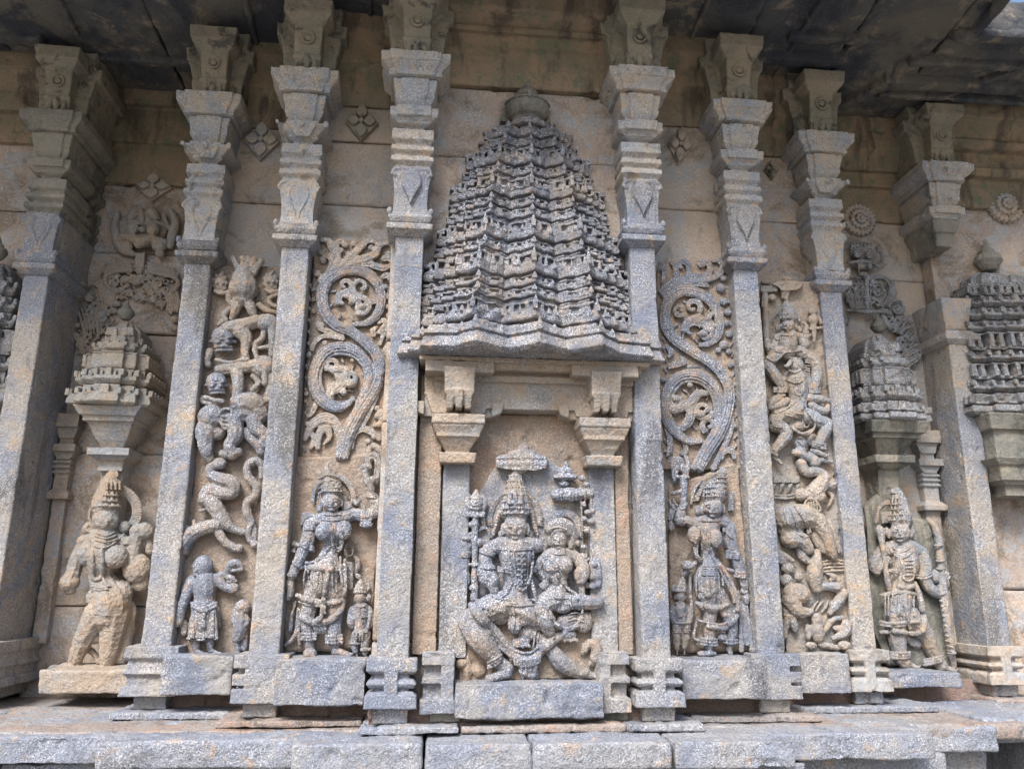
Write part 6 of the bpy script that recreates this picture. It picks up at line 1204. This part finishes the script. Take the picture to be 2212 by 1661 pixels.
for k in range(5): (r.beads if k%2 else T)(s,[(1080+k*34,960,26),(1120+k*30,1060,30),(1110+k*26,1160,24)],11)
for x,y,q_ in ((310,1020,40),(440,1190,50),(450,1260,44),(440,1130,34),(760,800,34),(680,830,50),(620,940,40),(700,960,34),(940,800,40),(1010,900,44),(960,960,40),(900,900,34),(1050,830,34),(980,1040,50),(1060,1080,40),(1190,1240,44),(1190,1330,36),(170,1180,34),(170,1300,34),(160,1400,34),(560,1150,36),(600,1080,34),(640,1010,30),(700,900,30),(330,1560,60),(800,850,40),(840,800,40)): B(s,x,y,q_,q_*.9,20,q_*.7)
for x,y in ((670,860),(640,960),(940,940),(1030,1010),(300,1000),(1020,870),(430,1220)): spiral(r,s,x,y,48,random.random()*6,.8,13,9,40,12)
for k in range(260):
    side = random.random() < .6
    if side: u = random.random(); x = 150+330*u+random.uniform(0,260)*(1-.3*u); y = 1560-830*u+random.uniform(-90,90)
    else: x = random.uniform(700,1240); y = random.uniform(690,1180)
    if not side and x < 1000 and y > 1040: continue
    q_ = random.uniform(12,22); a = random.uniform(0,6.3)
    if k%3 == 0: B(s,x,y,q_,q_,16,q_)
    else: T(s,[(x+q_*1.7*math.cos(a+b_),y+q_*1.7*math.sin(a+b_),20) for b_ in (0,.8,1.6,2.4,3.2,4.0)],[10,9,8,7,7,8])
r.out(s,'plumed_arch','relief_tan',vox=.0031,amp=.0014)
t = relief('mask_arch_carving', 1880,560,.80, 'dark ring eyed mask above beaded spiral plumes, right of the seventh pilaster', 'relief carving', 'mask carvings over the side shrines')
r = Rel(2100,580,5.1909,.80,t); T,B,F = r.T, r.B, r.F
s = Sh()
B(s,300,280,200,160,20,60); B(s,300,430,190,80,40,60); B(s,225,290,64,64,90,50); B(s,385,300,58,60,90,50)
for cx,cy in ((225,285),(385,298)):
    for R_ in (44,26): T(s,[(cx+R_*math.cos(a),cy+R_*math.sin(a),148-R_*.3) for a in np.linspace(0,6.3,14)],8,False)
    B(s,cx,cy,14,14,146)
T(s,[(110,400,90),(200,390,110),(300,380,120),(420,400,110),(500,460,90)],[24,28,30,28,24]); B(s,270,445,36,50,110); B(s,380,450,36,50,110); T(s,[(230,370,120),(240,480,130),(240,530,110)],12); B(s,300,550,90,40,70); B(s,350,600,50,46,90); T(s,[(520,170,40),(480,210,50),(530,280,50),(550,370,40),(500,450,50)],[24,22,24,24,20]); 
for k in range(7): T(s,[(140+k*44,240-abs(k-3)*6,70),(150+k*40,180,76),(130+k*46,130,50)],[14,18,12])
for k in range(3): T(s,[(140-k*6,300-k*40,60),(200,240-k*30,90),(280,260-k*30,80)],9); T(s,[(330,250-k*26,80),(390,215-k*26,90),(440,260-k*26,70)],9)
r.out(s,'mask','tower_dark',vox=.003)
s = Sh(); r.ds = 1.8; r.rs = 1.15
spiral(r,s,480,760,110,-2.6,1.1,26,14,40); T(s,[(400,640,40),(480,590,50),(590,620,50),(650,720,50),(620,850,50),(540,970,40)],[16,18,20,20,20,14])
for o in (0,40,80): r.beads(s,[(400+o*.3,600-o*.3,36),(520+o*.5,560+o*.2,40),(660+o*.5,650+o*.3,40),(660+o*.6,800+o*.3,40),(560+o*.8,960,36)],12,26)
spiral(r,s,740,990,110,-3,1.2,28,14,46); spiral(r,s,900,1340,110,-3,1.2,28,14,46); spiral(r,s,160,760,70,0,1.,20,12,40)
for k in range(7): (r.beads if k%2 else T)(s,[(900+k*18,1080+k*50,30),(800+k*24,1160+k*46,40),(720+k*26,1270+k*48,30)],13)
for k in range(6): (r.beads if k%2 else T)(s,[(1010-k*6,1470+k*44,30),(880+k*6,1530+k*40,40),(780+k*12,1640+k*36,30)],13)
for k in range(5): T(s,[(60+k*44,780+k*10,30),(120+k*40,880,36),(140+k*34,1000,30)],14)
T(s,[(100,1020,40),(220,1030,50),(350,1040,60),(460,1030,60),(580,1040,60),(640,1050,50)],[24,22,30,24,28,30]); T(s,[(340,650,50),(345,800,60),(345,900,60),(350,1000,50)],[34,30,40,30]); T(s,[(280,640,40),(290,850,40),(300,1000,40)],13); T(s,[(400,640,40),(390,820,40),(400,1000,40)],13); B(s,345,850,60,36,60); T(s,[(560,1120,50),(580,1180,60),(640,1240,60)],[44,50,40])
T(s,[(100,1200,30),(120,1150,36),(110,1110,30)],20); 
for k in range(240):
    u = random.random(); x = 600+400*u+random.uniform(-150,60); y = 700+960*u+random.uniform(-60,90)
    if k%3 == 0: x = random.uniform(80,620); y = random.uniform(620,1020)
    q_ = random.uniform(14,24); a = random.uniform(0,6.3)
    if k%4 == 0: B(s,x,y,q_,q_,20,q_)
    else: T(s,[(x+q_*1.8*math.cos(a+b_),y+q_*1.8*math.sin(a+b_),26) for b_ in (0,.8,1.6,2.4,3.2,4.0)],[12,11,10,9,8,10])
r.out(s,'plumed_arch','tower_dark',vox=.003,amp=.0014)
